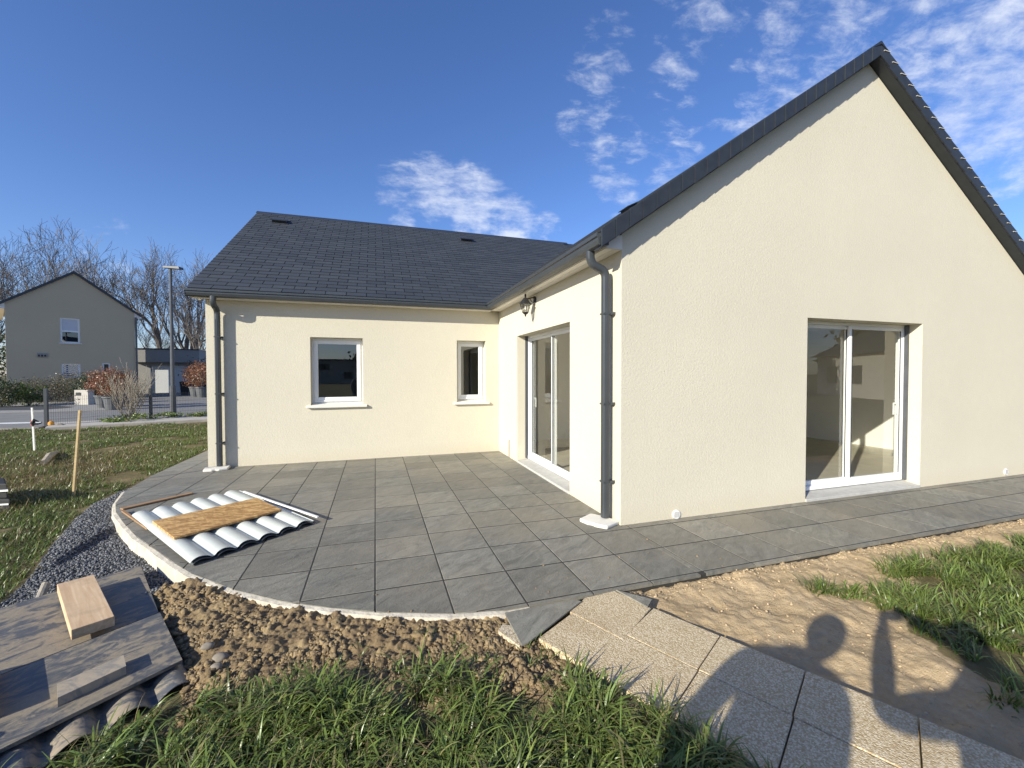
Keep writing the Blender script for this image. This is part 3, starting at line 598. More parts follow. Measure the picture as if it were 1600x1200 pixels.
# verge: stepped slates hung on the gable edge, pale strips painting their lit lower edges on the right slope
vg = MB(); CL = []; un = MB(); L_ = math.hypot(RX-x0, RZ-zz0); ns = 25
for k in range(ns):
    for sgn in (1, -1):
        s0, s1 = k*L_/ns, (k+1)*L_/ns
        def P(s, h, y): x = (x0+s/nl) if sgn == 1 else (2*RX-x0-s/nl); return (x, y, zz0+s*SL/nl+h)
        st = 0.006*(k % 2); e = 0.003
        vg.hexa([P(s0+e, -.150-st, YV-.010), P(s1-e, -.150-st*.4, YV-.003), P(s1-e, -.150-st*.4, YV+.012), P(s0+e, -.150-st, YV+.012), P(s0+e, .024, YV-.010), P(s1-e, .024, YV-.003), P(s1-e, .024, YV+.022), P(s0+e, .024, YV+.022)])
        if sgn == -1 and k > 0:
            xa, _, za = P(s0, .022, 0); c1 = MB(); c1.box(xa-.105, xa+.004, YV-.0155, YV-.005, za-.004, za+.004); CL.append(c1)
vg.build('verge_trim', 'verge', rg); [c1.build('verge_lit_edge', 'clip', rg) for c1 in CL]
for sgn in (1, -1):
    a = [(x0 if sgn == 1 else 2*RX-x0, 0, zz0-.158), (RX, 0, RZ-.158), (RX, 0, RZ-.146), (x0 if sgn == 1 else 2*RX-x0, 0, zz0-.146)]
    un.extrude(a if sgn == 1 else a[::-1], (0, YV+.013, 0), (0, 0.002, 0))
un.build('verge_soffit', 'verge', rg)
def roof_vent(o, u, v, n, parent, sc=1.0):
    o, u, v, n = map(lambda a: np.array(a, float), (o, u, v, n)); m_ = MB(); p = lambda a, b, c: o+(u*a+v*b+n*c)*sc
    m_.hexa([p(-.17, -.10, .0), p(.17, -.10, .0), p(.15, .16, .0), p(-.15, .16, .0), p(-.15, -.12, .075), p(.15, -.12, .075), p(.12, .14, .03), p(-.12, .14, .03)])
    m_.hexa([p(-.19, -.14, .072), p(.19, -.14, .072), p(.16, .17, .03), p(-.16, .17, .03), p(-.19, -.14, .088), p(.19, -.14, .088), p(.16, .17, .046), p(-.16, .17, .046)])
    m_.build('roof_vent', 'verge', parent)
def onback(x, y): return (x, y, BZ-BSL*(BY-y))
roof_vent(onback(-4.63, 8.05), (1, 0, 0), vb, nbv, rb); roof_vent(onback(0.05, 8.02), (1, 0, 0), vb, nbv, rb)
roof_vent((1.47, 2.1, RZ-SL*(RX-1.47)), (0, -1, 0), vl, nlv, rg, .72)
# fascias, soffits, gutters, downpipes
mb = MB(); mb.box(-5.27, -.205, LY-.20, LY-.185, 2.845, 2.985); mb.box(-5.27, -5.255, LY-.186, LY+.25, 2.86, 2.985); mb.build('fascia', 'soffit', house)
mb = MB(); mb.box(-.205, -.19, -.005, LY-.20, 2.848, 2.99); mb.box(-.192, -.001, -.013, -.003, 2.842, 2.985); mb.build('fascia', 'soffit', house)
mb = MB()
for k in range(2): mb.box(-5.255, -.20, LY-.185+k*.094, LY-.185+k*.094+.088, 2.838, 2.850)
mb.build('soffit', 'soffit', house)
mb = MB()
for k in range(2): mb.box(-.19+k*.096, -.19+k*.096+.09, .0, LY-.15, 2.838, 2.850)
mb.build('soffit', 'soffit', house)
def gutter_prof():                            # (outward, height) section, outward measured from the fascia
    return [(0.0, .105), (0.0, 0.0), (.075, -.012), (.105, .005), (.118, .045), (.118, .072), (.135, .078), (.135, .112), (.125, .112), (.125, .086), (.107, .082), (.106, .05), (.096, .014), (.073, .0), (.012, .012), (.012, .105)]
gp = gutter_prof(); GZ0 = 2.845
mb = MB(); mb.extrude([(0, LY-.201-a, GZ0+b) for a, b in gp], (-5.285, 0, 0), (-.24, 0, 0)); mb.quad((-5.285, LY-.201, GZ0+.1), (-5.285, LY-.201, GZ0), (-5.285, LY-.32, GZ0+.02), (-5.285, LY-.335, GZ0+.11)); g1 = mb.build('gutter', 'anthracite', house)
mb = MB(); mb.extrude([(-.206-a, 0, GZ0+b) for a, b in gp], (0, -.095, 0), (0, LY-.24, 0)); mb.hexa([(-.206, -.10, GZ0), (-.206, -.094, GZ0), (-.31, -.094, GZ0-.006), (-.31, -.10, GZ0-.006), (-.206, -.10, GZ0+.115), (-.206, -.094, GZ0+.115), (-.343, -.094, GZ0+.113), (-.343, -.10, GZ0+.113)]); g2 = mb.build('gutter', 'anthracite', house)
def downpipe(path, r, bl, wallside):
    m_ = MB(); m_.tube(path, r, 14, sq=3.2); d = m_.build('downpipe', 'anthracite', house, smooth=False)
    rr = MB(); x, y, _ = path[-1]
    for q in (-.45, .1): rr.box(x-r*.96+0 if wallside == 'x' else x+r*q, x-r*1.03+.0 if wallside == 'x' else x+r*q+.008, y+r*q if wallside == 'x' else y-r*1.03, (y+r*q+.008) if wallside == 'x' else y-r*.96, .05, 2.5)
    rr.build('rib', 'anthracite', d)
    for z in bl:
        b_ = MB(); 
        if wallside == 'x': b_.box(x-.0435, 0.0, y-.0435, y+.0435, z, z+.016); b_.box(x+.035, 0.0, y-.056, y-.044, z-.004, z+.024)
        else: b_.box(x-.0435, x+.0435, y-.0435, LY, z, z+.016); b_.box(x+.044, x+.056, y+.035, LY, z-.004, z+.024)
        b_.build('pipe_bracket', 'anthracite', d)
def arcpts(p0, p1, p2, n=6): return [tuple((1-t)**2*np.array(p0)+2*t*(1-t)*np.array(p1)+t*t*np.array(p2)) for t in np.linspace(0, 1, n)]
PX, PY = -.088, .165
downpipe([(-.268, PY, 2.86)]+arcpts((-.268, PY, 2.80), (-.268, PY, 2.725), (-.205, PY, 2.70))+arcpts((-.155, PY, 2.68), (PX, PY, 2.655), (PX, PY, 2.585))+[(PX, PY, 2.3), (PX, PY, 0.045)], .042, (2.2, 1.25, 0.42), 'x')
QX, QY = -4.915, LY-.088
downpipe([(QX, LY-.268, 2.86)]+arcpts((QX, LY-.268, 2.80), (QX, LY-.268, 2.725), (QX, LY-.205, 2.70))+arcpts((QX, LY-.155, 2.68), (QX, QY, 2.655), (QX, QY, 2.585))+[(QX, QY, 2.3), (QX, QY, 0.045)], .042, (2.2, 1.25, 0.42), 'y')
# casements
def casement(W, fn):                          # fn(u, d, z): d = depth into the wall
    u0, u1, z0, z1 = W; D = .15
    def bx(m_, a, b, d0, d1, c, d): m_.hexa([fn(a, d0, c), fn(b, d0, c), fn(b, d1, c), fn(a, d1, c), fn(a, d0, d), fn(b, d0, d), fn(b, d1, d), fn(a, d1, d)])
    root = MB(); bx(root, u0+.002, u0+.05, D, D+.07, z0+.001, z1-.002); bx(root, u1-.05, u1-.002, D, D+.07, z0+.001, z1-.002); bx(root, u0+.05, u1-.05, D, D+.07, z1-.052, z1-.002); bx(root, u0+.05, u1-.05, D, D+.07, z0+.001, z0+.075)
    wo = root.build('window', 'pvc', house, bevel=.004)
    s = MB(); a, b, c, d = u0+.045, u1-.045, z0+.07, z1-.047
    bx(s, a, a+.065, D-.018, D+.05, c, d); bx(s, b-.065, b, D-.018, D+.05, c, d); bx(s, a+.065, b-.065, D-.018, D+.05, d-.065, d); bx(s, a+.065, b-.065, D-.018, D+.05, c, c+.068)
    bx(s, a-.0, b+.0, D-.03, D-.019, c-.012, c+.012); s.build('sash', 'pvc', wo, bevel=.005)
    p = MB(); p.quad(fn(a+.06, D+.02, c+.06), fn(b-.06, D+.02, c+.06), fn(b-.06, D+.02, d-.06), fn(a+.06, D+.02, d-.06)); p.build('pane', 'darkglass', wo)
    q = MB(); q.hexa([fn(u0-.07, -.055, z0-.045), fn(u1+.07, -.055, z0-.045), fn(u1+.07, .16, z0-.03), fn(u0-.07, .16, z0-.03), fn(u0-.07, -.055, z0-.012), fn(u1+.07, -.055, z0-.012), fn(u1+.07, .0, z0+.001), fn(u0-.07, .0, z0+.001)])
    q.hexa([fn(u0+.002, -.004, z0-.02), fn(u1-.002, -.004, z0-.02), fn(u1-.002, .16, z0-.02), fn(u0+.002, .16, z0-.02), fn(u0+.002, -.004, z0+.003), fn(u1-.002, -.004, z0+.003), fn(u1-.002, .16, z0+.03), fn(u0+.002, .16, z0+.03)])
    q.build('sill', 'sill', wo, bevel=.006)
casement(W1, lambda u, d, z: (u, LY+d, z)); casement(W2, lambda u, d, z: (u, LY+d, z))
def slider(W, fn, frontfirst):
    u0, u1, z0, z1 = W; D = .20; zb = .085; mid = (u0+u1)/2
    def bx(m_, a, b, d0, d1, c, d): m_.hexa([fn(a, d0, c), fn(b, d0, c), fn(b, d1, c), fn(a, d1, c), fn(a, d0, d), fn(b, d0, d), fn(b, d1, d), fn(a, d1, d)])
    f = MB(); bx(f, u0+.002, u0+.036, D, D+.095, zb, z1-.002); bx(f, u1-.036, u1-.002, D, D+.095, zb, z1-.002); bx(f, u0+.036, u1-.036, D, D+.095, z1-.038, z1-.002); bx(f, u0+.036, u1-.036, D-.012, D+.095, zb-.02, zb+.026)
    root = f.build('sliding_door', 'pvc', house, bevel=.003)
    for k, (a, b) in enumerate(((u0+.04, mid+.022), (mid-.022, u1-.04))):
        d0 = D+.008 if (k == 0) == frontfirst else D+.052; d1 = d0+.036; s = MB(); st = .040
        bx(s, a, a+st, d0, d1, zb+.028, z1-.04); bx(s, b-st, b, d0, d1, zb+.028, z1-.04); bx(s, a+st, b-st, d0, d1, z1-.085, z1-.04); bx(s, a+st, b-st, d0, d1, zb+.028, zb+.082)
        so_ = s.build('sash', 'pvc', root, bevel=.003)
        p = MB(); dm = (d0+d1)/2; p.quad(fn(a+st-.004, dm, zb+.078), fn(b-st+.004, dm, zb+.078), fn(b-st+.004, dm, z1-.081), fn(a+st-.004, dm, z1-.081)); p.build('pane', 'glass', so_)
        g = MB()
        for (e, w_) in ((a+st, .01), (b-st-.01, .01)): bx(g, e, e+w_, d0-.001, d0+.006, zb+.083, z1-.086)
        g.build('gasket', 'black', so_)
        if k == 1:
            h = MB(); hx = b-st*.5; bx(h, hx-.014, hx+.014, d1, d1+.012, 1.0, 1.17); bx(h, hx-.012, hx+.012, d1+.012, d1+.05, 1.13, 1.155); bx(h, hx-.012, hx+.012, d1+.04, d1+.055, .98, 1.155); h.build('handle', 'whitepaint', so_, bevel=.004)
    t = MB(); t.hexa([fn(u0+.003, -.012, -.03), fn(u1-.003, -.012, -.03), fn(u1-.003, D+.12, -.03), fn(u0+.003, D+.12, -.03), fn(u0+.003, -.012, .032), fn(u1-.003, -.012, .032), fn(u1-.003, D+.12, .068), fn(u0+.003, D+.12, .068)])
    t.build('threshold', 'threshold', root, bevel=.005)
    for e0 in (u0+.003, u1-.03): g = MB(); bx(g, e0, e0+.027, D-.05, D-.006, .07, z1-.003); g.build('shutter_rail', 'lampsteel', root)
slider(GD, lambda u, d, z: (u, d, z), False); slider(SD, lambda u, d, z: (d, u, z), True)
# small fittings on the walls
for x, z in ((.69, .045), (6.73, .07)):
    m_ = MB(); m_.tube([(x, .0, z), (x, -.014, z)], [.05, .047], 20); v = m_.build('vent_cap', 'whitepaint', house)
    m_ = MB(); [m_.box(x-.033, x+.033, -.0165, -.0135, z-.026+k*.012, z-.022+k*.012) for k in range(5)]; m_.build('vent_slots', 'annex', v)
m_ = MB(); m_.box(-.028, .0, 3.80, 3.86, .33, .41); so_ = m_.build('outlet_box', 'whitepaint', house, bevel=.006)
m_ = MB(); m_.tube([(-.012, 3.83, .34), (-.014, 3.825, .2), (-.012, 3.835, .1), (-.014, 3.83, .0)], .009, 6); m_.build('cable', 'annex', so_)

# wall lantern
lan = thing('wall_lantern', (0, 2.46, 2.74), 'black cast-iron coach lantern on the side wall above the sliding door', 'lantern')
m_ = MB(); m_.tube([(0, 2.46, 2.74), (-.018, 2.46, 2.74)], [.052, .045], 12); m_.tube([(-.012, 2.46, 2.80), (-.012, 2.46, 2.66)], [.02, .012], 8); m_.tube([(-.015, 2.46, 2.78), (-.06, 2.46, 2.775), (-.12, 2.46, 2.755), (-.165, 2.46, 2.76)], .010, 8); m_.tube([(-.02, 2.46, 2.70), (-.06, 2.46, 2.715), (-.09, 2.46, 2.755)], .006, 6); m_.build('bracket', 'iron', lan)
lx, ly = -.165, 2.46
m_ = MB(); m_.lathe((lx, ly, 0), [(.012, 2.83), (.016, 2.80), (.012, 2.775), (.03, 2.765), (.055, 2.735), (.085, 2.695), (.104, 2.678), (.104, 2.67), (.09, 2.668)], 6); m_.build('lantern_roof', 'iron', lan)
m_ = MB()
for k in range(6):
    a = 2*math.pi*(k+.5)/6; m_.tube([(lx+.082*math.cos(a), ly+.082*math.sin(a), 2.67), (lx+.045*math.cos(a), ly+.045*math.sin(a), 2.54)], .0055, 5)
m_.lathe((lx, ly, 0), [(.05, 2.545), (.052, 2.535), (.03, 2.515), (.012, 2.505), (.016, 2.49), (.006, 2.475)], 6); m_.build('lantern_cage', 'iron', lan)
m_ = MB(); m_.tube([(lx, ly, 2.668), (lx, ly, 2.543)], [.078, .043], 6, cap=False); m_.build('lantern_glass', 'lampglass', lan)
m_ = MB(); m_.lathe((lx, ly, 0), [(.012, 2.66), (.014, 2.63), (.027, 2.60), (.024, 2.575), (.006, 2.562)], 10); m_.build('bulb', 'bulb', lan, smooth=True)
# splash blocks under the downpipes
def splash(x, y, rz, label):
    o = MB(); c, s = math.cos(rz), math.sin(rz)
    pts = [(-.17, -.12), (-.05, -.15), (.0, -.135), (.05, -.15), (.17, -.12), (.18, .10), (.12, .12), (-.12, .12), (-.18, .10)]
    o.prism([(a*c-b*s, a*s+b*c) for a, b in pts], 0, .038); o.v = [(a+x, b+y, z) for a, b, z in o.v]
    tag(o.build('splash_block', 'sill', bevel=.012, origin=(x, y, 0)), label, 'splash block', 'splash blocks under the downpipes')
splash(-.17, .14, R_(-62), 'small pale concrete block under the downpipe by the gable corner'); splash(-4.93, LY-.18, R_(8), 'small pale concrete block under the far downpipe beside the lawn')

# ------------------------------------------------------------------ slab path and cut tiles
pa = np.array([-.646, -1.402]); pu = np.array([.452, -.892]); pv = np.array([-.865, -.502]); SLN = .415
names = ['first', 'second', 'third', 'fourth', 'fifth']
def slab(a, c, l, wd, label):
    o = pa+pu*a+pv*c; q = [o, o+pu*(l-.006), o+pu*(l-.006)+pv*(wd-.006), o+pv*(wd-.006)]; q = [tuple(p) for p in q][::-1]
    m_ = MB(); h = random.uniform(-.004, .004); m_.prism(q, -.07, [.0+h+random.uniform(-.002, .002) for _ in q]); ce = np.mean(np.array(q), 0)
    tag(m_.build('paving_slab', 'agg', bevel=.004, origin=(ce[0], ce[1], 0)), label, 'paving slab', 'aggregate slabs of the garden path')
LR = ['yellowish slab at the patio end of the path, wedged between two cut tiles', 'yellowish slab second from the patio on the right side of the path', 'slab on the right side of the path where the standing shadow shoulder falls', 'slab on the right side of the path crossed by the strip of sun between two shadows', 'rearmost slab on the right of the path at the bottom edge of the picture']
q = [at(u, v, .0)[:2] for u, v in ((890, 955.5), (914, 934), (960, 923), (1017, 950), (973, 999))][::-1]; ce = np.mean(np.array(q), 0)
m_ = MB(); m_.prism([tuple(p) for p in q], -.07, .0); tag(m_.build('paving_slab', 'agg', bevel=.004, origin=(ce[0], ce[1], 0)), LR[0], 'paving slab', 'aggregate slabs of the garden path')
for k in range(4): slab(.015+.43*k+(.0 if k else 0), 0.0, .43, .40, LR[k+1])
LL = ['long grey slab bordering the clods, its far end against the cut dark tile', 'grey slab on the left side of the path under the torso shadow', 'grey slab at the lower left of the path in full shadow', 'last slab on the left of the path at the bottom of the picture']
for a0, l0, lb_ in ((-.36, .81, LL[0]), (.45, .43, LL[1]), (.88, .43, LL[2]), (1.31, .43, LL[3])): slab(a0, .402, l0, .40, lb_)
q = [at(u, v, -.004)[:2] for u, v in ((778, 985), (786, 975), (840, 985), (812, 1009))][::-1]; ce = np.mean(np.array(q), 0)
m_ = MB(); m_.prism([tuple(p) for p in q], -.07, -.004); tag(m_.build('paving_slab', 'agg', origin=(ce[0], ce[1], 0)), 'slab end half hidden beneath the big cut dark tile beside the clods', 'paving slab', 'aggregate slabs of the garden path')
def plate(name, mat, px, z, th, label, cat, tilt=None):
    q = [at(u, v, z)[:2] for u, v in px]; ar = sum(q[i][0]*q[(i+1) % len(q)][1]-q[(i+1) % len(q)][0]*q[i][1] for i in range(len(q)))
    if ar < 0: q = q[::-1]
    if tilt and ar < 0: tilt = tilt[::-1]
    zt = [z+(t_ if tilt else 0) for t_ in (tilt or [0]*len(q))]; c = np.mean(np.array(q), 0)
    m_ = MB(); m_.prism([tuple(p) for p in q], [a-th for a in zt], zt); return tag(m_.build(name, mat, origin=(c[0], c[1], z), bevel=.002), label, cat)
plate('cut_tile', 'tile', [(788, 957), (897, 936), (908, 939), (826, 1003), (815, 1007)], .014, .012, 'large cut dark slate tile bridging the patio edge and the path', 'tile', [0, 0, 0, 0, 0])
plate('cut_tile', 'tile', [(962, 921), (1019, 936), (1012, 948)], .012, .012, 'small triangular offcut of dark tile between the path and the sandy soil', 'tile')

# ------------------------------------------------------------------ roofing sheets and strand board on the patio
def wavy(name, o, a, b, la, lb, nw, amp, thick, mat, step=0.0, label=None, cat=None, parent=None, steps=1, base=0.0):
    # a across the waves, b along them
    o = np.array(o, float); a = np.array(a, float); b = np.array(b, float); na = nw*16; nb_ = max(2, int(lb/0.06)); V = []; Fc = []
    for j in range(nb_+1):
        t = j/nb_
        for i in range(na+1):
            s = i/na; ph = (s*nw) % 1.0
            h = amp*(abs(math.sin(math.pi*min(ph/0.82, 1.0)**0.85))**0.8) if ph < .82 else 0.0
            h -= .006*(ph > .82)
            zz_ = h+step*((t*steps) % 1.0 if t < 1 else 0.999)+base
            p = o+a*la*s+b*lb*t; V.append((p[0], p[1], o[2]+zz_))
    n = len(V); V += [(x, y, z-thick) for x, y, z in V]; w_ = na+1
    for j in range(nb_):
        for i in range(na): q = (j*w_+i, j*w_+i+1, (j+1)*w_+i+1, (j+1)*w_+i); Fc.append(q); Fc.append(tuple(n+k for k in q[::-1]))
    for i in range(na): Fc.append((i+1, i, n+i, n+i+1)); k = nb_*w_; Fc.append((k+i, k+i+1, n+k+i+1, n+k+i))
    for j in range(nb_): Fc.append((j*w_, (j+1)*w_, n+(j+1)*w_, n+j*w_)); Fc.append(((j+1)*w_+na, j*w_+na, n+j*w_+na, n+(j+1)*w_+na))
    m_ = MB(); m_.v = V; m_.f = Fc; r = m_.build(name, mat, parent, smooth=True, origin=tuple(o))
    e = r.modifiers.new('es', 'EDGE_SPLIT'); e.split_angle = R_(35)
    return tag(r, label, cat) if label else r
c0 = np.array([-3.865, 0.266]); ca = np.array([.82, .79]); ca = ca/np.linalg.norm(ca)       # across the waves (towards the right)
ca = (np.array([-3.044, 1.058])-c0); la = np.linalg.norm(ca); ca /= la; cb = np.array([-4.998, 1.90])-c0; lb = np.linalg.norm(cb); cb /= lb
G_ = 'pale roofing sheets stacked on the patio'
sh = [wavy('roofing_sheet', (*(c0+ca*dx+cb*dy), zb), (*ca, 0), (*cb, 0), la, lb*.97, 6, .030, .004, m, step=0.0) for (dx, dy, zb, m) in ((.012, -.01, .012, 'sheetedge'), (0, .0, .035, 'zinc'))]
tag(sh[1], 'pale grey wavy roofing sheet on top of the pair under the strand board', 'roofing sheet', G_); tag(sh[0], 'darker wavy roofing sheet lying beneath the pale one on the patio', 'roofing sheet', G_)
q = [at(u, v, .1) for u, v in ((238, 812), (272, 838), (440, 794), (401, 776))]
m_ = MB(); m_.prism([tuple(p[:2]) for p in q], .068, .088); o_ = m_.build('strand_board', 'osb', origin=(*np.mean(np.array(q), 0)[:2], .09), bevel=.002); tag(o_, 'orange-brown strand board strip lying across the pale roofing sheets', 'board')
def stick(name, p0, p1, wd, th, z, mat, label, cat):
    p0, p1 = np.array(p0[:2]), np.array(p1[:2]); d = p1-p0; l = np.linalg.norm(d); d /= l; n = np.array([-d[1], d[0]])
    m_ = MB(); zz_ = z if hasattr(z, '__len__') else (z, z)
    a, b, c, e = p0-n*wd/2, p1-n*wd/2, p1+n*wd/2, p0+n*wd/2
    m_.hexa([(*a, zz_[0]), (*b, zz_[1]), (*c, zz_[1]), (*e, zz_[0]), (*a, zz_[0]+th), (*b, zz_[1]+th), (*c, zz_[1]+th), (*e, zz_[0]+th)])
    cc_ = (p0+p1)/2; ang = math.atan2(d[1], d[0]); rot = np.array([[math.cos(ang), math.sin(ang)], [-math.sin(ang), math.cos(ang)]])
    m_.v = [(*(rot @ (np.array(v[:2])-cc_)), v[2]-zz_[0]) for v in m_.v]
    o = m_.build(name, mat, bevel=.003); o.location = (cc_[0], cc_[1], zz_[0]); o.rotation_euler = (0, 0, ang); return tag(o, label, cat)
stick('white_batten', at(381, 768, .06), at(497, 808, .06), .025, .016, .052, 'whitepaint', 'thin white batten along the right edge of the roofing sheets', 'batten')
stick('brown_batten', at(190, 797, .0), at(300, 772, .0), .07, .018, .004, 'brownwood', 'long brown batten showing behind the roofing sheets at the patio edge', 'batten')
stick('brown_batten', at(192, 798, .03), at(232, 829, .01), .03, .016, .02, 'brownwood', 'short brown batten poking out over the white patio edge', 'batten')

# ------------------------------------------------------------------ muddy boards at the lower left
bd = np.array([-.75, -.66]); bd /= np.linalg.norm(bd); A = at(285, 1030, .0)[:2]; B = at(250, 956, .0)[:2]
def board(pts, z0, z1, mat, name, label, cat):
    pts = [tuple(p) for p in pts]; ar = sum(pts[i][0]*pts[(i+1) % len(pts)][1]-pts[(i+1) % len(pts)][0]*pts[i][1] for i in range(len(pts)))
    if ar < 0: pts = pts[::-1]
    c = np.mean(np.array(pts), 0); m_ = MB(); m_.prism(pts, z0, z1); return tag(m_.build(name, mat, origin=(c[0], c[1], z0)), label, cat)
C2 = at(220, 882, -.03)[:2]; D2 = at(243, 943, -.03)[:2]
D2 = D2+(D2-C2)*.16
o_ = board([C2, D2, D2+bd*1.25, C2+bd*.95], -.055, -.037, 'mudply', 'muddy_panel', 'dark clay-smeared panel under the plank, reaching back to the gravel', 'panel')
o_ = board([A, B, B+bd*1.35, A+bd*1.35], -.021, -.003, 'mudply', 'muddy_panel', 'clay-stained front panel lying on the muddy roofing sheets', 'panel')
u3 = (A-B)/np.linalg.norm(A-B)
wavy('roofing_sheet', (*(A+u3*.16-bd*.02), -.072), (*bd, 0), (*(-u3), 0), 1.5, .75, 8, .04, .005, 'mudmetal', label='mud-coated wavy roofing sheet under the clay-stained panels by the long grass', cat='roofing sheet')
q = np.array([at(u, v, .07)[:2] for u, v in ((95, 915), (141, 897), (172, 959), (118, 983))]); mid0 = (q[0]+q[1])/2; mid1 = (q[2]+q[3])/2
stick('wooden_plank', mid0, mid1, .19, .062, (.012, -.002), 'wood', 'thick fresh-sawn wooden plank with knife marks lying on the muddy panels', 'plank')
pl = MB()
q = [at(u, v, .04) for u, v in ((89, 1069), (90, 1091), (197, 1041), (193, 1024))]
o_ = board([p[:2] for p in q], -.002, .042, 'greywood', 'grey_batten', 'weathered grey wood offcut on the front muddy panel', 'offcut')
# pile just outside the frame whose wavy edge throws the shadow on the panels
P1, P2 = np.array([-4.71, -1.12]), np.array([-4.30, -1.80]); d12 = (P2-P1)/np.linalg.norm(P2-P1); lf = np.array([-d12[1], d12[0]]); lf = lf if lf[0] < 0 else -lf
stick('support_plank', P1-d12*.0+lf*.10, P2+d12*.3+lf*.10, .16, .18, -.05, 'wood', 'pale wooden beam under the leaning roofing sheet at the far left edge', 'beam')
wavy('roofing_sheet', (*(P1+d12*-.12), .155), (*d12, 0), (*lf, 0), 1.3, .6, 8, .055, .005, 'mudmetal', label='raised wavy roofing sheet resting on the beam at the far left edge', cat='roofing sheet')
a_ = at(3, 1040, .03)[:2]; b_ = at(3, 1110, .03)[:2]
stick('pale_board', a_+np.array([-.03, -.02]), b_+np.array([-.03, -.02]), .05, .07, -.003, 'wood', 'pale board end standing at the left edge of the clay-stained panel', 'board')
# round post stub in the gravel
p0 = at(60, 940, -.10); p1 = at(72, 912, -.02)
m_ = MB(); m_.tube([p0, p1], .025, 10); tag(m_.build('pipe_stub', 'greywood', smooth=False, origin=tuple(p0)), 'short grey pipe end sticking out of the black gravel behind the plank', 'pipe')

# ------------------------------------------------------------------ loose stuff: clods, gravel, grass
def ico(sub):
    import bmesh
    bm = bmesh.new(); bmesh.ops.create_icosphere(bm, subdivisions=sub, radius=1.0); V = np.array([v.co[:] for v in bm.verts]); Fc = np.array([[v.index for v in f.verts] for f in bm.faces]); bm.free(); return V, Fc
def scatter_rocks(name, X, Y, size, sub, mat, label, cat, sink=0.3, jag=0.35, smooth=True, zoff=None):
    V0, F0 = ico(sub); nv = len(V0); N = len(X); Z = gz_at(X, Y)+(0 if zoff is None else zoff)
    var = []
    for k in range(24):
        o1, o2 = RNG.random(3)*50, RNG.random(3)*50
        q1 = V0*1.5+o1; q2 = V0*3.6+o2
        n1 = fbm(q1[:, 0]+q1[:, 2]*.7, q1[:, 1]-q1[:, 2]*.8, 2, 3+k); n2 = vnoise(q2[:, 0]+q2[:, 2]*.6, q2[:, 1]+q2[:, 2]*.9, 33+k)
        d = 1+jag*2.2*(n1-.4)+jag*.9*(n2-.5)+jag*.55*(RNG.random(nv)-.5)
        v = V0*np.clip(d, .3, 2)[:, None]
        var.append(v*(0.70+0.55*RNG.random(3))[None])
    var = np.array(var)[RNG.integers(0, 24, N)]
    a = RNG.random(N)*6.283; b = (RNG.random(N)-.5)*1.6; ca_, sa_, cb_, sb_ = np.cos(a), np.sin(a), np.cos(b), np.sin(b)
    x, y, z = var[..., 0], var[..., 1], var[..., 2]
    y, z = y*cb_[:, None]-z*sb_[:, None], y*sb_[:, None]+z*cb_[:, None]; x, y = x*ca_[:, None]-y*sa_[:, None], x*sa_[:, None]+y*ca_[:, None]
    s = size[:, None]; P_ = np.stack([x*s+X[:, None], y*s+Y[:, None], z*s*.85+(Z+size*(.6-sink))[:, None]], -1).reshape(-1, 3)
    Fa = (F0[None]+(np.arange(N)*nv)[:, None, None]).reshape(-1, 3)
    o = link(name, np_mesh(name, P_, Fa), mat, smooth=smooth); return tag(o, label, cat, kind='stuff')
def rand_in(poly, n, bb):
    X = RNG.uniform(bb[0], bb[1], n); Y = RNG.uniform(bb[2], bb[3], n); k = inpoly(X, Y, poly); return X[k], Y[k]
X, Y = rand_in(CLOD, 64000, (-4.1, -.85, -2.6, .3)); k = ~inpoly(X, Y, PATIO) & (fbm(X*4, Y*4, 3, 8) > .33); X, Y = X[k], Y[k]
S = .003+.016*RNG.random(len(X))**3.0; S = np.where(RNG.random(len(X)) < .03, S+.017*RNG.random(len(X)), S)
din = np.min([np.hypot(X-a, Y-b) for a, b in fine], 0); k = din > S+.05; X, Y, S = X[k], Y[k], S[k]
ps = (X-pa[0])*pv[0]+(Y-pa[1])*pv[1]; pl_ = (X-pa[0])*pu[0]+(Y-pa[1])*pu[1]; k = ~((ps < .81) & (pl_ > -.2)); X, Y, S = X[k], Y[k], S[k]
scatter_rocks('soil_clods', X, Y, S, 2, 'clod', 'brown clods of dug earth heaped along the curved patio edge', 'soil', jag=.75, smooth=False, sink=.42, zoff=np.maximum(soil_at(X, Y)-gz_at(X, Y), 0))
X = RNG.uniform(-4.6, .6, 900); Y = RNG.uniform(-1.1, 2.2, 900); k = inpoly(X, Y, ARC+[(1.0, -1.1), (0, -.05), (-.1, 3)]) & (RNG.random(900) < np.exp(-(Y+1.0)/.5)+.05); X, Y = X[k], Y[k]
scatter_rocks('dropped_crumbs', X, Y, .002+.007*RNG.random(len(X))**4, 1, 'clod', 'stray earth crumbs dropped on the dark terrace tiles', 'soil', zoff=-gz_at(X, Y)+.0005, smooth=False)
X, Y = rand_in(SAND, 9000, (-1, 6, -4.5, -1.1)); k = ~inpoly(X, Y, PATIO) & (Y < -1.16) & (fbm(X*3, Y*3, 3, 18) > .42); X, Y = X[k], Y[k]
ps = (X-pa[0])*pv[0]+(Y-pa[1])*pv[1]; k = ps < -.03; X, Y = X[k], Y[k]
S = .0025+.009*RNG.random(len(X))**4
scatter_rocks('soil_crumbs', X, Y, S, 1, 'sandclod', 'sandy soil crumbs scattered beside the walkway and the slab path', 'soil', jag=.6, smooth=False, sink=.5, zoff=sand_at(X, Y)-gz_at(X, Y))
X = RNG.uniform(-.7, 7.5, 1500); Y = -1.16-np.abs(RNG.normal(0, .05, 1500)); S = .003+.011*RNG.random(1500)**4
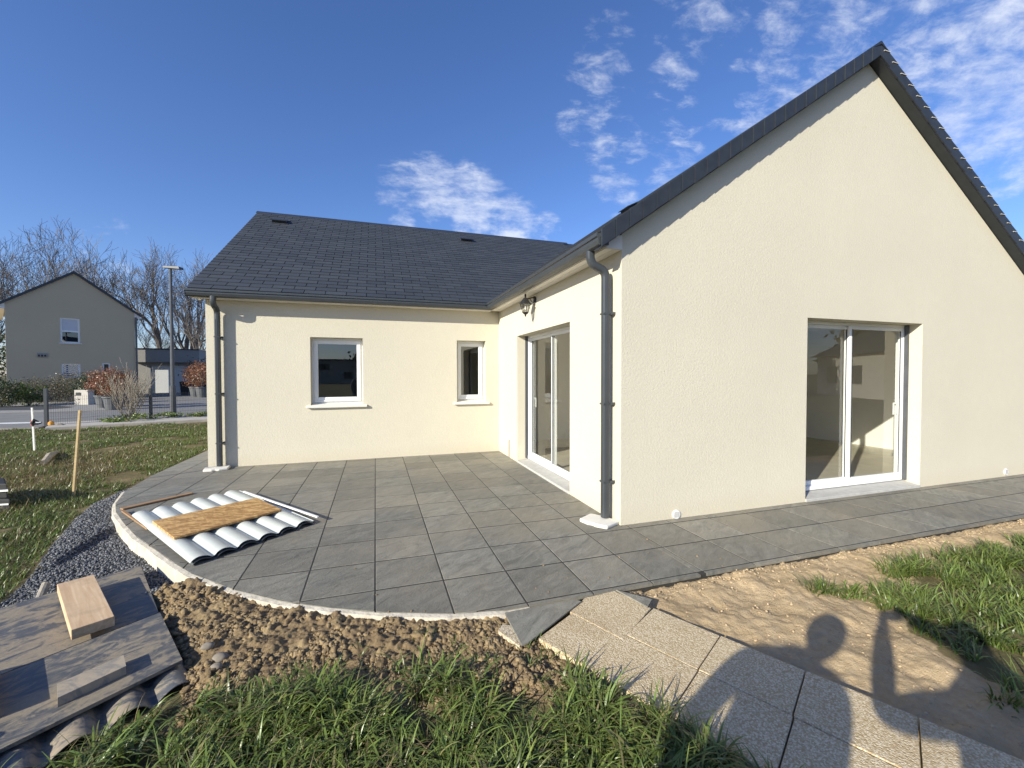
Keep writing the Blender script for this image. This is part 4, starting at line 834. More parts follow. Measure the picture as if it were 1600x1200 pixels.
scatter_rocks('edge_crumbs', X, Y, S, 1, 'sandclod', 'band of sandy crumbs along the straight walkway edge', 'soil', jag=.6, smooth=False, sink=.5, zoff=sand_at(X, Y)-gz_at(X, Y))
X, Y = rand_in(GRAVEL, 44000, (-6, -3.7, -.5, 4)); k = ~inpoly(X, Y, PATIO); X, Y = X[k], Y[k]; S = .005+.009*RNG.random(len(X))
scatter_rocks('gravel', X, Y, S, 1, 'gravel', 'black crushed-stone gravel between the lawn and the curved patio edge', 'gravel', jag=.5, smooth=False)
def blades(X, Y, H, Wd, droop, seg=5, Z=None, lean=None):
    N = len(X); Z = gz_at(X, Y)-.01 if Z is None else Z
    a = RNG.random(N)*6.283 if lean is None else lean; dx, dy = np.cos(a), np.sin(a); V = np.zeros((N, seg+1, 2, 3)); T = np.zeros((N, seg+1, 2))
    tw = RNG.normal(0, .5, N); lat = np.stack([-np.sin(a+tw), np.cos(a+tw)], -1)
    ang0 = RNG.uniform(.02, .45, N); x = np.zeros(N); z = np.zeros(N)
    for k in range(seg+1):
        t = k/seg; wv = Wd*(1-t**2.2)*.5+.0003
        for s_, sg_ in ((0, -1), (1, 1)):
            V[:, k, s_, 0] = X+dx*x+lat[:, 0]*wv*sg_; V[:, k, s_, 1] = Y+dy*x+lat[:, 1]*wv*sg_; V[:, k, s_, 2] = Z+z; T[:, k, s_] = t
        an = ang0+droop*t; x = x+np.sin(an)*H/seg; z = z+np.cos(an)*H/seg; z = np.maximum(z, .004*(1+k*0))
    b = np.arange(N)[:, None]*(seg+1)*2; Fq = []
    for k in range(seg): Fq.append(np.stack([b[:, 0]+2*k, b[:, 0]+2*k+1, b[:, 0]+2*k+3, b[:, 0]+2*k+2], -1))
    return V.reshape(-1, 3), np.concatenate(Fq), T.ravel()
def grass(name, X, Y, H, Wd, droop, mat, label, seg=5, cat='grass', lean=None):
    V, Fq, T = blades(X, Y, H, Wd, droop, seg, lean=lean); o = link(name, np_mesh(name, V, Fq, {'tip': T}), mat, smooth=True); return tag(o, label, cat, kind='stuff')
def tufted(X, Y, per, spread):
    k = RNG.integers(0, max(1, len(X)//per), len(X)); ox, oy = RNG.normal(0, spread, len(X)), RNG.normal(0, spread, len(X))
    return X[k]+ox, Y[k]+oy, np.arctan2(oy, ox)+RNG.normal(0, .55, len(X))
def tufts(X, Y, thr, sc, seed): return fbm(X*sc, Y*sc, 4, seed) > thr
# foreground long grass
FG = [(-4.4, -1.9), (-3.98, -1.62), (-3.45, -1.24), (-3.2, -1.42), (-2.9, -1.52), (-2.5, -1.54), (-2.1, -1.52), (-1.8, -1.68), (-1.55, -1.78), (-1.42, -1.86), (-1.2, -2.18), (-.9, -2.55), (-.55, -3.2), (-.4, -4.2), (-5.2, -4.2), (-5.0, -2.4)]
X, Y = rand_in(FG, 76000, (-5, -.4, -3.3, -1.0)); X, Y, LN = tufted(X, Y, 34, .034); k = tufts(X, Y, .40, 4.5, 41) & ~inpoly(X, Y, [tuple(A+u3*.24-bd*.08), tuple(B-bd*.08), tuple(B+bd*1.4), tuple(A+u3*.24+bd*1.4)])
ps = (X-pa[0])*pv[0]+(Y-pa[1])*pv[1]; k &= ps > .87; X, Y, LN = X[k], Y[k], LN[k]; N = len(X)
grass('long_grass', X, Y, RNG.uniform(.07, .25, N)*(.5+.9*fbm(X*3, Y*3, 3, 6)), RNG.uniform(.005, .0145, N), RNG.uniform(1.0, 3.3, N), 'grass', 'long drooping green grass in front of the clod heap at the bottom', 6, lean=LN)
k = RNG.random(N) < .16; grass('withered_grass', X[k], Y[k], RNG.uniform(.08, .2, k.sum()), RNG.uniform(.003, .006, k.sum()), RNG.uniform(1.2, 2.8, k.sum()), 'dry', 'withered straw blades among the long foreground grass', 6)
# right lawn tufts
RG = [(.55, -1.40), (.72, -1.56), (.95, -1.60), (1.25, -1.75), (1.45, -1.52), (1.95, -1.44), (3.2, -1.50), (3.7, -1.42), (9.5, -1.7), (9.5, -6), (.7, -6), (.62, -3.0), (.42, -2.5), (.50, -2.2), (.75, -2.05), (.72, -1.75)]
X, Y = rand_in(RG, 95000, (.3, 7.5, -4.2, -1.3)); X, Y, LN = tufted(X, Y, 30, .035); k = tufts(X, Y, .40, 3.2, 61) & (Y < -1.32); X, Y, LN = X[k], Y[k], LN[k]; N = len(X)
grass('tufted_grass', X, Y, RNG.uniform(.06, .19, N)*(.6+.8*fbm(X*3, Y*3, 3, 16)), RNG.uniform(.005, .010, N), RNG.uniform(.8, 2.5, N), 'grass', 'tufted green grass growing over the sandy soil at right', 5, lean=LN)
# thin stray growth where the turf gives way to bare soil
X, Y = rand_in([(-3.5, -1.0), (-1.4, -1.35), (-1.2, -2.0), (-3.3, -1.7)], 2600, (-3.6, -1.1, -2.1, -.9)); k = RNG.random(len(X)) < np.clip((-1.15-Y)/.5, .02, 1)*.6; X, Y = X[k], Y[k]
X2, Y2 = rand_in([(-.3, -1.3), (6.5, -1.22), (6.5, -1.7), (.9, -2.0), (.5, -2.9), (.2, -2.9)], 5200, (-.3, 6.5, -2.9, -1.2)); k = fbm(X2*2.2, Y2*2.2, 3, 141) > .52; X2, Y2 = X2[k], Y2[k]
X, Y = np.concatenate([X, X2]), np.concatenate([Y, Y2]); X, Y, LN = tufted(X, Y, 7, .012); N = len(X)
grass('stray_grass', X, Y, RNG.uniform(.03, .10, N), RNG.uniform(.0025, .006, N), RNG.uniform(.6, 2.2, N), 'lawn', 'thin stray grass blades sprouting from the bare soil beside the turf', 4, lean=LN)
# lawn on the left
LW = [(-6.0, 3.95), (-5.92, 3.0), (-5.70, 2.2), (-5.45, 1.45), (-5.20, .75), (-5.06, .15), (-4.95, -.15), (-5.15, -.75), (-5.6, -2.0), (-14, -2.0), (-16, 13.5), (-12.0, 12.9), (-9.4, 14.9), (-8.2, 15.6), (-6.05, 15.6), (-6.0, 4.0)]
X, Y = rand_in(LW, 420000, (-15, -4.7, -2.0, 15.6)); dist = np.hypot(X+2.4, Y+3.8); k = (RNG.random(len(X)) < np.clip(7.5/dist, .3, 1)) & (fbm(X*1.4, Y*1.4, 4, 71) > .30+.12*np.clip((Y-8)/6, 0, 1)) & (np.hypot((X+7.6)/.55, (Y-3.3)/.45) > 1); X, Y, dist = X[k], Y[k], dist[k]; N = len(X)
pit_near = np.clip(1.6-np.hypot((X+8.3)/1.6, (Y-5.2)/2.4), 0, 1); dryf = RNG.random(N) < (.07+.34*pit_near+.2*(fbm(X*.8, Y*.8, 3, 81) > .55)); k = ~dryf
grass('lawn_grass', X[k], Y[k], RNG.uniform(.04, .11, k.sum())*(.6+.8*fbm(X[k]*2, Y[k]*2, 3, 26)), RNG.uniform(.004, .008, k.sum())*(1+dist[k]*.06), RNG.uniform(.6, 2.2, k.sum()), 'lawn', 'short patchy green lawn left of the patio', 3)
k = dryf; grass('dry_lawn_grass', X[k], Y[k], RNG.uniform(.05, .16, k.sum()), RNG.uniform(.003, .006, k.sum())*(1+dist[k]*.05), RNG.uniform(.6, 2.4, k.sum()), 'dry', 'withered straw-coloured grass around the pit on the left', 3)
# back lawn behind the camera (seen mirrored in the panes)
X = RNG.uniform(-12, 14, 26000); Y = RNG.uniform(-14, -4.3, 26000); k = np.hypot(X+2.4, Y+3.8) > 1.8; X, Y = X[k], Y[k]
grass('rear_grass', X, Y, RNG.uniform(.06, .16, len(X)), RNG.uniform(.008, .016, len(X)), RNG.uniform(.8, 2.2, len(X)), 'lawn', 'rough grass of the garden behind the viewpoint', 3)
# loose stones in the hollow by the panels
for i, (px, r, lb_) in enumerate((((345, 1038), .045, 'larger grey stone in the hollow between the panels and the clods'), ((325, 1022), .036, 'rounded grey stone nearest the corner of the clay-stained panel'), ((338, 1056), .03, 'small grey stone lowest in the hollow beside the long grass'))):
    p = at(*px, -.06); V0, F0 = ico(3); n_ = fbm(V0[:, 0]*2+i*7, V0[:, 1]*2+V0[:, 2]*1.5, 3, 90+i); V0 = V0*(.75+.5*n_)[:, None]*np.array([1, .75, .6])*r
    me = np_mesh('stone', V0, F0); tag(link('stone', me, 'stone', smooth=True, o=(p[0], p[1], gz1(p[0], p[1])+r*.4)), lb_, 'stone')
p = at(435, 760, 0)
# ------------------------------------------------------------------ pit with black plastic, stakes, fence
k0 = at(16, 801, -.14); pit = thing('plastic_crate', (k0[0], k0[1], -.14), 'black plastic crate with pale slanting straps standing in the weeds at the left edge', 'crate')
ka = -np.array([RT[0], RT[1], 0]); kb = np.array([k0[0]-CAM[0], k0[1]-CAM[1], 0]); kb /= np.linalg.norm(kb); kb = kb-.06*np.array([RT[0], RT[1], 0])
def kbx(m_, a0, a1, b0, b1, z0_, z1_, sl=0.0): P_ = lambda a, b, z: tuple(k0+ka*a+kb*b+np.array([0, 0, z+sl*a])); m_.hexa([P_(a0, b0, z0_), P_(a1, b0, z0_), P_(a1, b1, z0_), P_(a0, b1, z0_), P_(a0, b0, z1_), P_(a1, b0, z1_), P_(a1, b1, z1_), P_(a0, b1, z1_)])
m_ = MB(); kbx(m_, 0, 1.3, 0, .5, -.1, .17); kbx(m_, .03, 1.3, .03, .5, .17, .36); m_.build('crate_body', 'black', pit, bevel=.015)
for z_ in (.10, .27): m_ = MB(); kbx(m_, .02, 1.3, -.012, .5, z_, z_+.018, -.06); m_.build('strap', 'whitepaint', pit)
def stake(name, pb, ptop, r, mat, label, tip=True, n=6):
    pb = np.array(pb); ptop = np.array(ptop); m_ = MB(); m_.tube([pb-[0, 0, .15], pb, pb*.5+ptop*.5, ptop], [r*.7, r, r*.95, r*.9], n); root = thing(name, tuple(pb), label, 'stake'); m_.build('shaft', mat, root); return root
b0 = at(115, 775, gz1(-6.6, 3.6)); dep = (b0-CAM) @ FW; stake('wooden_stake', b0, far(125, 641, dep), .022, 'stakewood', 'bare round wooden stake standing in the lawn beside the gravel')
b0 = at(54, 705, -.06); dep = (b0-CAM) @ FW; st = stake('white_stake', b0, far(50, 637, dep), .02, 'whitepaint', 'white-painted stake with red and black tape in the rough lawn', n=4)
c_ = far(51.5, 661, dep); m_ = MB(); m_.tube([c_+[0, 0, -.05], c_+[0, 0, .05]], .034, 8); m_.build('red_tape', 'red', st)
m_ = MB(); m_.tube([c_+[.02, -.03, .0], c_+[.05, -.05, .07], c_+[.12, -.04, .03]], [.03, .03, .012], 6); m_.tube([c_+[.02, -.03, -.01], c_+[.09, -.03, -.02], c_+[.16, -.02, -.0]], [.025, .02, .01], 6); m_.tube([c_+[.0, -.04, .02], c_+[.03, -.05, -.07]], [.025, .012], 6); m_.build('black_tape', 'black', st)
F1, F2 = at(73, 668, -.05), at(236, 656, -.05); fd = (F2-F1)/np.linalg.norm(F2-F1); fl = np.linalg.norm(F2-F1); F3 = F2+fd*fl
fence = thing('wire_fence', tuple(F1), 'dark welded-mesh fence with square posts between the lawn and the street', 'fence')
for k, p in enumerate((F1, F2, F3)): m_ = MB(); m_.box(p[0]-.04, p[0]+.04, p[1]-.04, p[1]+.04, -.2, 1.17 if k == 0 else 1.1); m_.build('post', 'steel', fence)
for p, q in ((F1, F2), (F2, F3)):
    m_ = MB(); n_ = int(fl/.05); nn = np.array([-fd[1], fd[0], 0])
    for k in range(n_+1): a = p+(q-p)*k/n_; m_.tube([a+[0, 0, .05], a+[0, 0, .98]], .0026, 4, cap=False)
    for z in np.arange(.05, 1.0, .2): m_.tube([p+[0, 0, z], q+[0, 0, z]], .0035, 4, cap=False)
    m_.build('mesh_panel', 'steel', fence)
p = at(80, 659, .15); pm = at(80, 667, -.03); m_ = MB(); m_.lathe((pm[0], pm[1], -.05), [(.06, 0), (.06, .08), (.075, .09), (.07, .16), (.03, .20)], 10); tag(m_.build('marker_cap', 'orange', origin=tuple(pm)), 'small orange plastic cap on the ground beside the left fence post', 'marker')
p = at(84, 668, -.05); m_ = MB(); m_.lathe((p[0]+.15, p[1], -.06), [(.18, 0), (.16, .08), (.05, .13)], 7); tag(m_.build('stone', 'stone', origin=tuple(p)), 'grey stone at the foot of the left fence post', 'stone')
p0, p1 = at(68, 723, -.03), at(90, 706, -.03)
m_ = MB(); m_.tube([p0, p0*.6+p1*.4+[0, 0, .05], p1], [.05, .06, .03], 7); tag(m_.build('dead_branch', 'paletwig', origin=tuple(p0)), 'pale bleached branch lying in the dry grass', 'branch')

# ------------------------------------------------------------------ street, pavement and drive
flat('road', [at(-700, 690)[:2], at(-200, 672)[:2], at(60, 668)[:2], at(85, 661)[:2], at(330, 650)[:2], at(560, 640)[:2], at(520, 611)[:2], at(330, 609)[:2], at(215, 616)[:2], at(150, 632)[:2], at(0, 644)[:2], at(-700, 652)[:2]], .0, 'asphalt')
flat('pavement', [at(70, 670)[:2], at(330, 656)[:2], at(560, 645)[:2], at(560, 640)[:2], at(330, 650)[:2], at(82, 661.5)[:2]], .03, 'pavement')
flat('road_line', [at(-300, 669, .004)[:2], at(64, 660.5, .004)[:2], at(64, 659.2, .004)[:2], at(-300, 667, .004)[:2]], .004, 'roadpaint')
flat('forecourt_paving', [at(-500, 651)[:2], at(0, 645)[:2], at(166, 641)[:2], at(148, 627)[:2], at(0, 631)[:2], at(-500, 638)[:2]], .012, 'paver')
flat('forecourt_patch', [at(-300, 645, .016)[:2], at(60, 640.5, .016)[:2], at(105, 637.5, .016)[:2], at(118, 635.5, .016)[:2], at(90, 634, .016)[:2], at(-300, 637, .016)[:2]], .016, 'darkpatch')  # long near-black patch laid flat over the forecourt paving
# street lamp
b0 = at(271, 651, -.03); dep = (b0-CAM) @ FW; t0 = far(268, 420, dep); sc_ = t0[2]
lampo = thing('street_lamp', tuple(b0), 'tall grey street lamp with a flat dark head beside the pavement', 'street lamp')
m_ = MB(); m_.tube([(b0[0], b0[1], -.1), (b0[0], b0[1], 1.15), (b0[0], b0[1], 1.18), (b0[0], b0[1], t0[2])], [.105, .10, .07, .05], 10); m_.build('pole', 'lampsteel', lampo)
m_ = MB(); rt = np.array([RT[0], RT[1], 0]); fw = np.array([FW[0], FW[1], 0])
c_ = np.array([b0[0], b0[1], t0[2]]); m_.hexa([c_+rt*-.22+fw*-.1+[0, 0, -.0], c_+rt*.42+fw*-.12+[0, 0, -.06], c_+rt*.42+fw*.12+[0, 0, -.06], c_+rt*-.22+fw*.1, c_+rt*-.22+fw*-.1+[0, 0, .05], c_+rt*.40+fw*-.12+[0, 0, .03], c_+rt*.40+fw*.12+[0, 0, .03], c_+rt*-.22+fw*.1+[0, 0, .05]]); m_.build('lamp_head', 'steel', lampo)

# ------------------------------------------------------------------ neighbour's house with garage
NL = np.array(far(7, 474, 25.1)); NR = np.array(far(210, 488, 29.6)); NZ = (NL[2]+NR[2])/2; nd = (NR-NL)[:2]; nw = np.linalg.norm(nd); nd /= nw; nn = np.array([-nd[1], nd[0]])   # nn points away from the viewer
nn = nn if nn @ FW[:2] > 0 else -nn; NB = NL[:2]; DEPTH = 9.0; RISE = 2.22
nbr = thing('house', (NL[0], NL[1], 0), 'two-storey beige neighbour house with a plain shaded gable across the street', 'house')
def NP(u, d, z): p = NB+nd*u+nn*d; return (p[0], p[1], z)
def npix(px, py):                            # photo pixel -> (u, z) on the neighbour's gable plane
    d = ray(px, py); o2 = CAM[:2]-NB; t = -(o2 @ nn)/(d[:2] @ nn); p = CAM+d*t; return float((p[:2]-NB) @ nd), float(p[2])
wins = {}
def nhole(x0_, y0_, x1_, y1_): a = npix(x0_, (y0_+y1_)/2); b = npix(x1_, (y0_+y1_)/2); c = npix((x0_+x1_)/2, y0_); d = npix((x0_+x1_)/2, y1_); return (a[0], b[0], d[1], c[1])
H1, H2, H3 = nhole(94, 497, 125, 536), nhole(96, 568, 126, 591), nhole(160, 567, 173, 589)
mb = wall_grid('wall', [0.0, nw], [-.2, NZ], [H1, H2, H3], lambda u, d, z: NP(u, d, z), .25, parent=nbr)
mb.extrude([NP(0, 0, NZ+.001), NP(nw, 0, NZ+.001), NP(nw/2, 0, NZ+RISE)], (0, 0, 0), (*(nn*.25), 0))
mb.hexa([NP(.0, .25, -.2), NP(.2, .25, -.2), NP(1.2, DEPTH, -.2), NP(1.0, DEPTH, -.2), NP(.0, .25, NZ), NP(.2, .25, NZ), NP(1.2, DEPTH, NZ), NP(1.0, DEPTH, NZ)]); mb.hexa([NP(nw-.2, .25, -.2), NP(nw, .25, -.2), NP(nw, DEPTH, -.2), NP(nw-.2, DEPTH, -.2), NP(nw-.2, .25, NZ), NP(nw, .25, NZ), NP(nw, DEPTH, NZ), NP(nw-.2, DEPTH, NZ)])
mb.build('wall', 'nbr', nbr, origin=(NL[0], NL[1], 0))
oh = .32; sl_ = RISE/(nw/2); mb = MB()
mb.extrude([NP(-oh, 0, NZ-sl_*oh), NP(nw/2, 0, NZ+RISE), NP(nw+oh, 0, NZ-sl_*oh), NP(nw+oh, 0, NZ-sl_*oh+.16), NP(nw/2, 0, NZ+RISE+.17), NP(-oh, 0, NZ-sl_*oh+.16)], (*(-nn*.12), 0), (*(nn*(DEPTH+.1)), 0)); mb.build('roof', 'slate', nbr, origin=(NL[0], NL[1], 0))
mb = MB()
for a, b in ((-oh+.02, .0), (nw, nw+oh-.02)): mb.hexa([NP(a, 0, NZ-.30), NP(b, 0, NZ-.30), NP(b, DEPTH, NZ-.30), NP(a, DEPTH, NZ-.30), NP(a, 0, NZ-.27), NP(b, 0, NZ-.27), NP(b, DEPTH, NZ-.27), NP(a, DEPTH, NZ-.27)])
mb.hexa([NP(-oh+.02, -.02, NZ-.36), NP(-.0, -.02, NZ-.36), NP(.0, .05, NZ-.36), NP(-oh+.02, .05, NZ-.36), NP(-oh+.02, -.02, NZ-.16), NP(0, -.02, NZ-.0), NP(0, .05, NZ-.0), NP(-oh+.02, .05, NZ-.16)]); mb.hexa([NP(nw, -.02, NZ-.36), NP(nw+oh-.02, -.02, NZ-.36), NP(nw+oh-.02, .05, NZ-.36), NP(nw, .05, NZ-.36), NP(nw, -.02, NZ), NP(nw+oh-.02, -.02, NZ-.16), NP(nw+oh-.02, .05, NZ-.16), NP(nw, .05, NZ)])
mb.build('soffit', 'soffit', nbr, origin=(NL[0], NL[1], 0))
def nbx(m_, a, b, d0, d1, c, d): m_.hexa([NP(a, d0, c), NP(b, d0, c), NP(b, d1, c), NP(a, d1, c), NP(a, d0, d), NP(b, d0, d), NP(b, d1, d), NP(a, d1, d)])
for k, (a, b, c, d) in enumerate((H1, H2, H3)):
    m_ = MB(); fw_ = .09; nbx(m_, a, a+fw_, .06, .14, c, d); nbx(m_, b-fw_, b, .06, .14, c, d); nbx(m_, a+fw_, b-fw_, .06, .14, d-fw_, d); nbx(m_, a+fw_, b-fw_, .06, .14, c, c+fw_)
    if k == 0: zc = c+(d-c)*.47; nbx(m_, a+fw_, b-fw_, .06, .14, zc-.05, zc+.05)
    wo = m_.build('window', 'pvc', nbr, origin=(NL[0], NL[1], 0))
    m_ = MB(); m_.quad(NP(a+fw_, .12, c+fw_), NP(b-fw_, .12, c+fw_), NP(b-fw_, .12, d-fw_), NP(a+fw_, .12, d-fw_)); m_.build('pane', 'darkglass', wo, origin=(NL[0], NL[1], 0))
    m_ = MB(); nbx(m_, a-.08, b+.08, -.06, .06, c-.06, c); m_.build('sill', 'sill', wo, origin=(NL[0], NL[1], 0))
    m_ = MB()
    if k == 0: nbx(m_, a+fw_, b-fw_, .085, .1, zc+.05, d-fw_)
    if k == 1:
        n_ = 6
        for q in range(n_): z_ = c+fw_+(d-c-2*fw_)*q/n_; nbx(m_, a+fw_, b-fw_, .08, .1, z_, z_+(d-c-2*fw_)/n_*.55)
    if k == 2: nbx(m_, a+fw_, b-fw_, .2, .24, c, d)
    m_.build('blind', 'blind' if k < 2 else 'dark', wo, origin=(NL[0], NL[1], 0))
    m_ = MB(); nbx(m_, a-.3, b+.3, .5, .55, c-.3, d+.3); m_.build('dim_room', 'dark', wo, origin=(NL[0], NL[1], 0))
a = npix(66, 555); m_ = MB(); nbx(m_, a[0]-.22, a[0]+.22, -.06, .0, a[1]-.13, a[1]+.13); vb_ = m_.build('wall_vent', 'annex', nbr, origin=(NL[0], NL[1], 0)); m_ = MB(); [nbx(m_, a[0]-.18+q*.13, a[0]-.10+q*.13, -.07, -.055, a[1]-.09, a[1]+.03) for q in range(3)]; m_.build('vent_slots', 'dark', vb_, origin=(NL[0], NL[1], 0))
m_ = MB(); m_.tube([NP(nw+.06, -.05, -.1), NP(nw+.06, -.05, NZ-.3)], .06, 8); m_.build('downpipe', 'lampsteel', nbr, origin=(NL[0], NL[1], 0))
# flat-roofed garage
GL, GRr = np.array(far(205, 545, 36.5)), np.array(far(311, 548, 38.5)); gd_ = (GRr-GL)[:2]; gw = np.linalg.norm(gd_); gd_ /= gw; gn = np.array([-gd_[1], gd_[0]]); gn = gn if gn @ FW[:2] > 0 else -gn
def GP(u, d, z): p = GL[:2]+gd_*u+gn*d; return (p[0], p[1], z)
gar = thing('garage', (GL[0], GL[1], 0), 'flat-roofed grey garage with a wide white door behind the street lamp', 'garage'); GT = 3.85
def gbx(m_, a, b, d0, d1, c, d): m_.hexa([GP(a, d0, c), GP(b, d0, c), GP(b, d1, c), GP(a, d1, c), GP(a, d0, d), GP(b, d0, d), GP(b, d1, d), GP(a, d1, d)])
m_ = MB(); gbx(m_, 0, gw, 0, 6, 2.72, GT); gbx(m_, 0, 1.15, .5, 6, -.2, 2.719); gbx(m_, gw-.75, gw-.35, .5, 6, -.2, 2.719); gbx(m_, gw-.30, gw, .01, 6, -.2, 2.719); gbx(m_, 1.15, gw-.75, .5, 6, 2.45, 2.719); m_.build('wall', 'annex', gar, origin=(GL[0], GL[1], 0))
m_ = MB(); gbx(m_, -.05, gw+.05, -.06, 6.05, GT, GT+.09); m_.build('roof_edge', 'steel', gar, origin=(GL[0], GL[1], 0))
m_ = MB(); gbx(m_, 1.16, gw-.76, .62, .68, -.1, 2.449); m_.build('garage_door', 'garage', gar, origin=(GL[0], GL[1], 0))
# letterbox cabinet
c_ = at(127, 628, .0); c_ = far(127, 627, 22.5); m_ = MB(); cab = thing('letterbox_pillar', (c_[0], c_[1], 0), 'pale concrete letterbox pillar in front of the neighbour house', 'letterbox')
def cbx(m_, a, b, d0, d1, z0_, z1_): q = lambda u, d, z: (c_[0]+RT[0]*u+fw[0]*d, c_[1]+RT[1]*u+fw[1]*d, z); m_.hexa([q(a, d0, z0_), q(b, d0, z0_), q(b, d1, z0_), q(a, d1, z0_), q(a, d0, z1_), q(b, d0, z1_), q(b, d1, z1_), q(a, d1, z1_)])
cbx(m_, -.36, .36, 0, .35, -.1, .80); m_.build('pillar', 'concrete', cab, origin=(c_[0], c_[1], 0))
m_ = MB(); cbx(m_, -.28, .0, -.012, .0, .50, .66); cbx(m_, -.16, -.06, -.01, .0, .28, .33); m_.build('slot', 'dark', cab, origin=(c_[0], c_[1], 0))

# ------------------------------------------------------------------ plants
def branches(p, d, r, L, lev, out, rng, spread, maxlev, up=.12, kids=(3, 4)):
    n = 4 if lev < 2 else 3; pts = [p.copy()]; rad = [r]; q = p.copy(); dd = d.copy()
    for k in range(n):
        dd = dd+rng.normal(0, .11+.03*lev, 3)+np.array([0, 0, up*.5]); dd /= np.linalg.norm(dd); q = q+dd*L/n; pts.append(q.copy()); rad.append(r*(1-.5*(k+1)/n))
    out.append((lev, pts, rad))
    if lev >= maxlev: return
    m = rng.integers(kids[0], kids[1]+1)+(1 if lev == 0 else 0)
    for k in range(m):
        t = rng.uniform(.35, 1.0) if lev else rng.uniform(.3, 1.0); 
        if k == 0: t = 1.0
        i = min(int(t*n), n-1); fr = t*n-i; b = pts[i]*(1-fr)+pts[i+1]*fr if i < n else pts[-1]
        ax = rng.normal(size=3); ax -= dd*(ax @ dd); ax /= np.linalg.norm(ax); an = rng.uniform(.5, 1.15)*spread*(.45 if k == 0 else 1)
        nd_ = dd*math.cos(an)+ax*math.sin(an)+np.array([0, 0, up]); nd_ /= np.linalg.norm(nd_)
        branches(b, nd_, max(rad[i]*rng.uniform(.52, .75), .006), L*rng.uniform(.6, .82), lev+1, out, rng, spread, maxlev, up, kids)
def bare_tree(name, base, height, seed, label, spread=.62, maxlev=6, r0=.32, lean=(0, 0), trunk=.26, tmat='bark', cmat='twig', group=None, cat='tree', minr=.013, kids=(3, 4), split=2, stems=((0, 0),)):
    rng = np.random.default_rng(seed); out = []; [branches(np.array([.35*i, .1*i, 0]), np.array([l_[0]+lean[0], l_[1]+lean[1], 1.0]), r0, height*trunk, 0, out, rng, spread, maxlev, .13, kids) for i, l_ in enumerate(stems)]
    zm = max(p[-1][2] for _, p, _ in out); s = height/zm; root = thing(name, base, label, cat, group); a = MB(); b = MB()
    for lev, pts, rad in out: (a if lev < split else b).tube([p*s for p in pts], [max(x, minr) for x in rad], 7 if lev < 2 else (4 if lev < 4 else 3), cap=False)
    for m_, nm, mt in ((a, 'trunk', tmat), (b, 'crown', cmat)):
        me = bpy.data.meshes.new(nm); me.from_pydata(m_.v, [], m_.f); me.update(); me.materials.append(MT[mt]); o = bpy.data.objects.new(nm, me); COL.objects.link(o); o.parent = root
    return root
TG = 'bare trees behind the neighbour house'
def basept(u, v, d): p = far(u, v, d); return (p[0], p[1], -.1)
T1 = bare_tree('bare_tree', basept(100, 600, 50), 19.0, 33, 'wide bare tree rising straight behind the ridge of the neighbour house', .52, 5, .34, (.0, 0), .26, group=TG, stems=((-.32, 0), (.30, .1), (-.05, -.1), (.1, .2)))
T2 = bare_tree('bare_tree', basept(258, 600, 52), 19.4, 8, 'leaning bare tree between the neighbour house and the street lamp', .46, 5, .42, (-.12, -.05), .28, group=TG, stems=((-.22, 0), (.02, .1)))
T3 = bare_tree('bare_tree', basept(288, 600, 54), 18.0, 12, 'bare tree right behind the street lamp', .48, 5, .38, (.02, .05), .28, group=TG, stems=((-.08, 0), (.16, .1)))
copy_thing(T1, basept(-30, 600, 46), 'bare tree cut off by the left edge of the picture', 2.2, .95)
copy_thing(T3, basept(325, 600, 50), 'low bare tree closest to the corner of the main roof', 4.0, .62); copy_thing(T2, basept(236, 600, 60), 'slender bare tree right of the neighbour downpipe', 2.4, .55)
def leafy(name, base, rx, h, n, size, mat, label, z0_=.15, cat='shrub', stems=7, group=None, stemmat='bark', seed=1, flatten=1.0):
    rng = np.random.default_rng(seed); root = thing(name, base, label, cat, group); s = MB()
    for k in range(stems):
        a = rng.random()*6.28; rr = rx*rng.uniform(.2, .8); s.tube([(0, 0, 0), (rr*.4*math.cos(a), rr*.4*math.sin(a), h*.45), (rr*math.cos(a), rr*math.sin(a), h*rng.uniform(.6, .95))], [.018, .012, .005], 4, cap=False)
    me = bpy.data.meshes.new('stem'); me.from_pydata(s.v, [], s.f); me.materials.append(MT[stemmat]); o = bpy.data.objects.new('stem', me); COL.objects.link(o); o.parent = root
    nc = max(10, n//60); cl_ = rng.normal(size=(nc, 3)); cl_ /= np.linalg.norm(cl_, axis=1)[:, None]; cl_ *= rng.uniform(.35, 1.0, nc)[:, None]**.6; cr = rng.uniform(.14, .32, nc)
    k = rng.integers(0, nc, n); P_ = cl_[k]+rng.normal(size=(n, 3))*cr[k][:, None]*.75; C = P_*np.array([rx, rx, (h-z0_)/2])*.9+np.array([0, 0, (h+z0_)/2]); C[:, 2] = np.maximum(C[:, 2], .03)
    u = rng.normal(size=(n, 3)); u /= np.linalg.norm(u, axis=1)[:, None]; v = rng.normal(size=(n, 3)); v -= u*(u*v).sum(1)[:, None]; v /= np.linalg.norm(v, axis=1)[:, None]; sz = size*rng.uniform(.6, 1.4, n)[:, None]
    V = np.stack([C-u*sz, C+v*sz*.5, C+u*sz, C-v*sz*.5], 1).reshape(-1, 3); Fq = np.arange(4*n).reshape(n, 4)
    me = np_mesh('foliage', V, Fq, {'tip': np.repeat(rng.random(n), 4)}); me.materials.append(MT[mat]); o = bpy.data.objects.new('foliage', me); COL.objects.link(o); o.parent = root; return root
def gp(u, v, d): p = far(u, v, d); return (p[0], p[1], -.03)
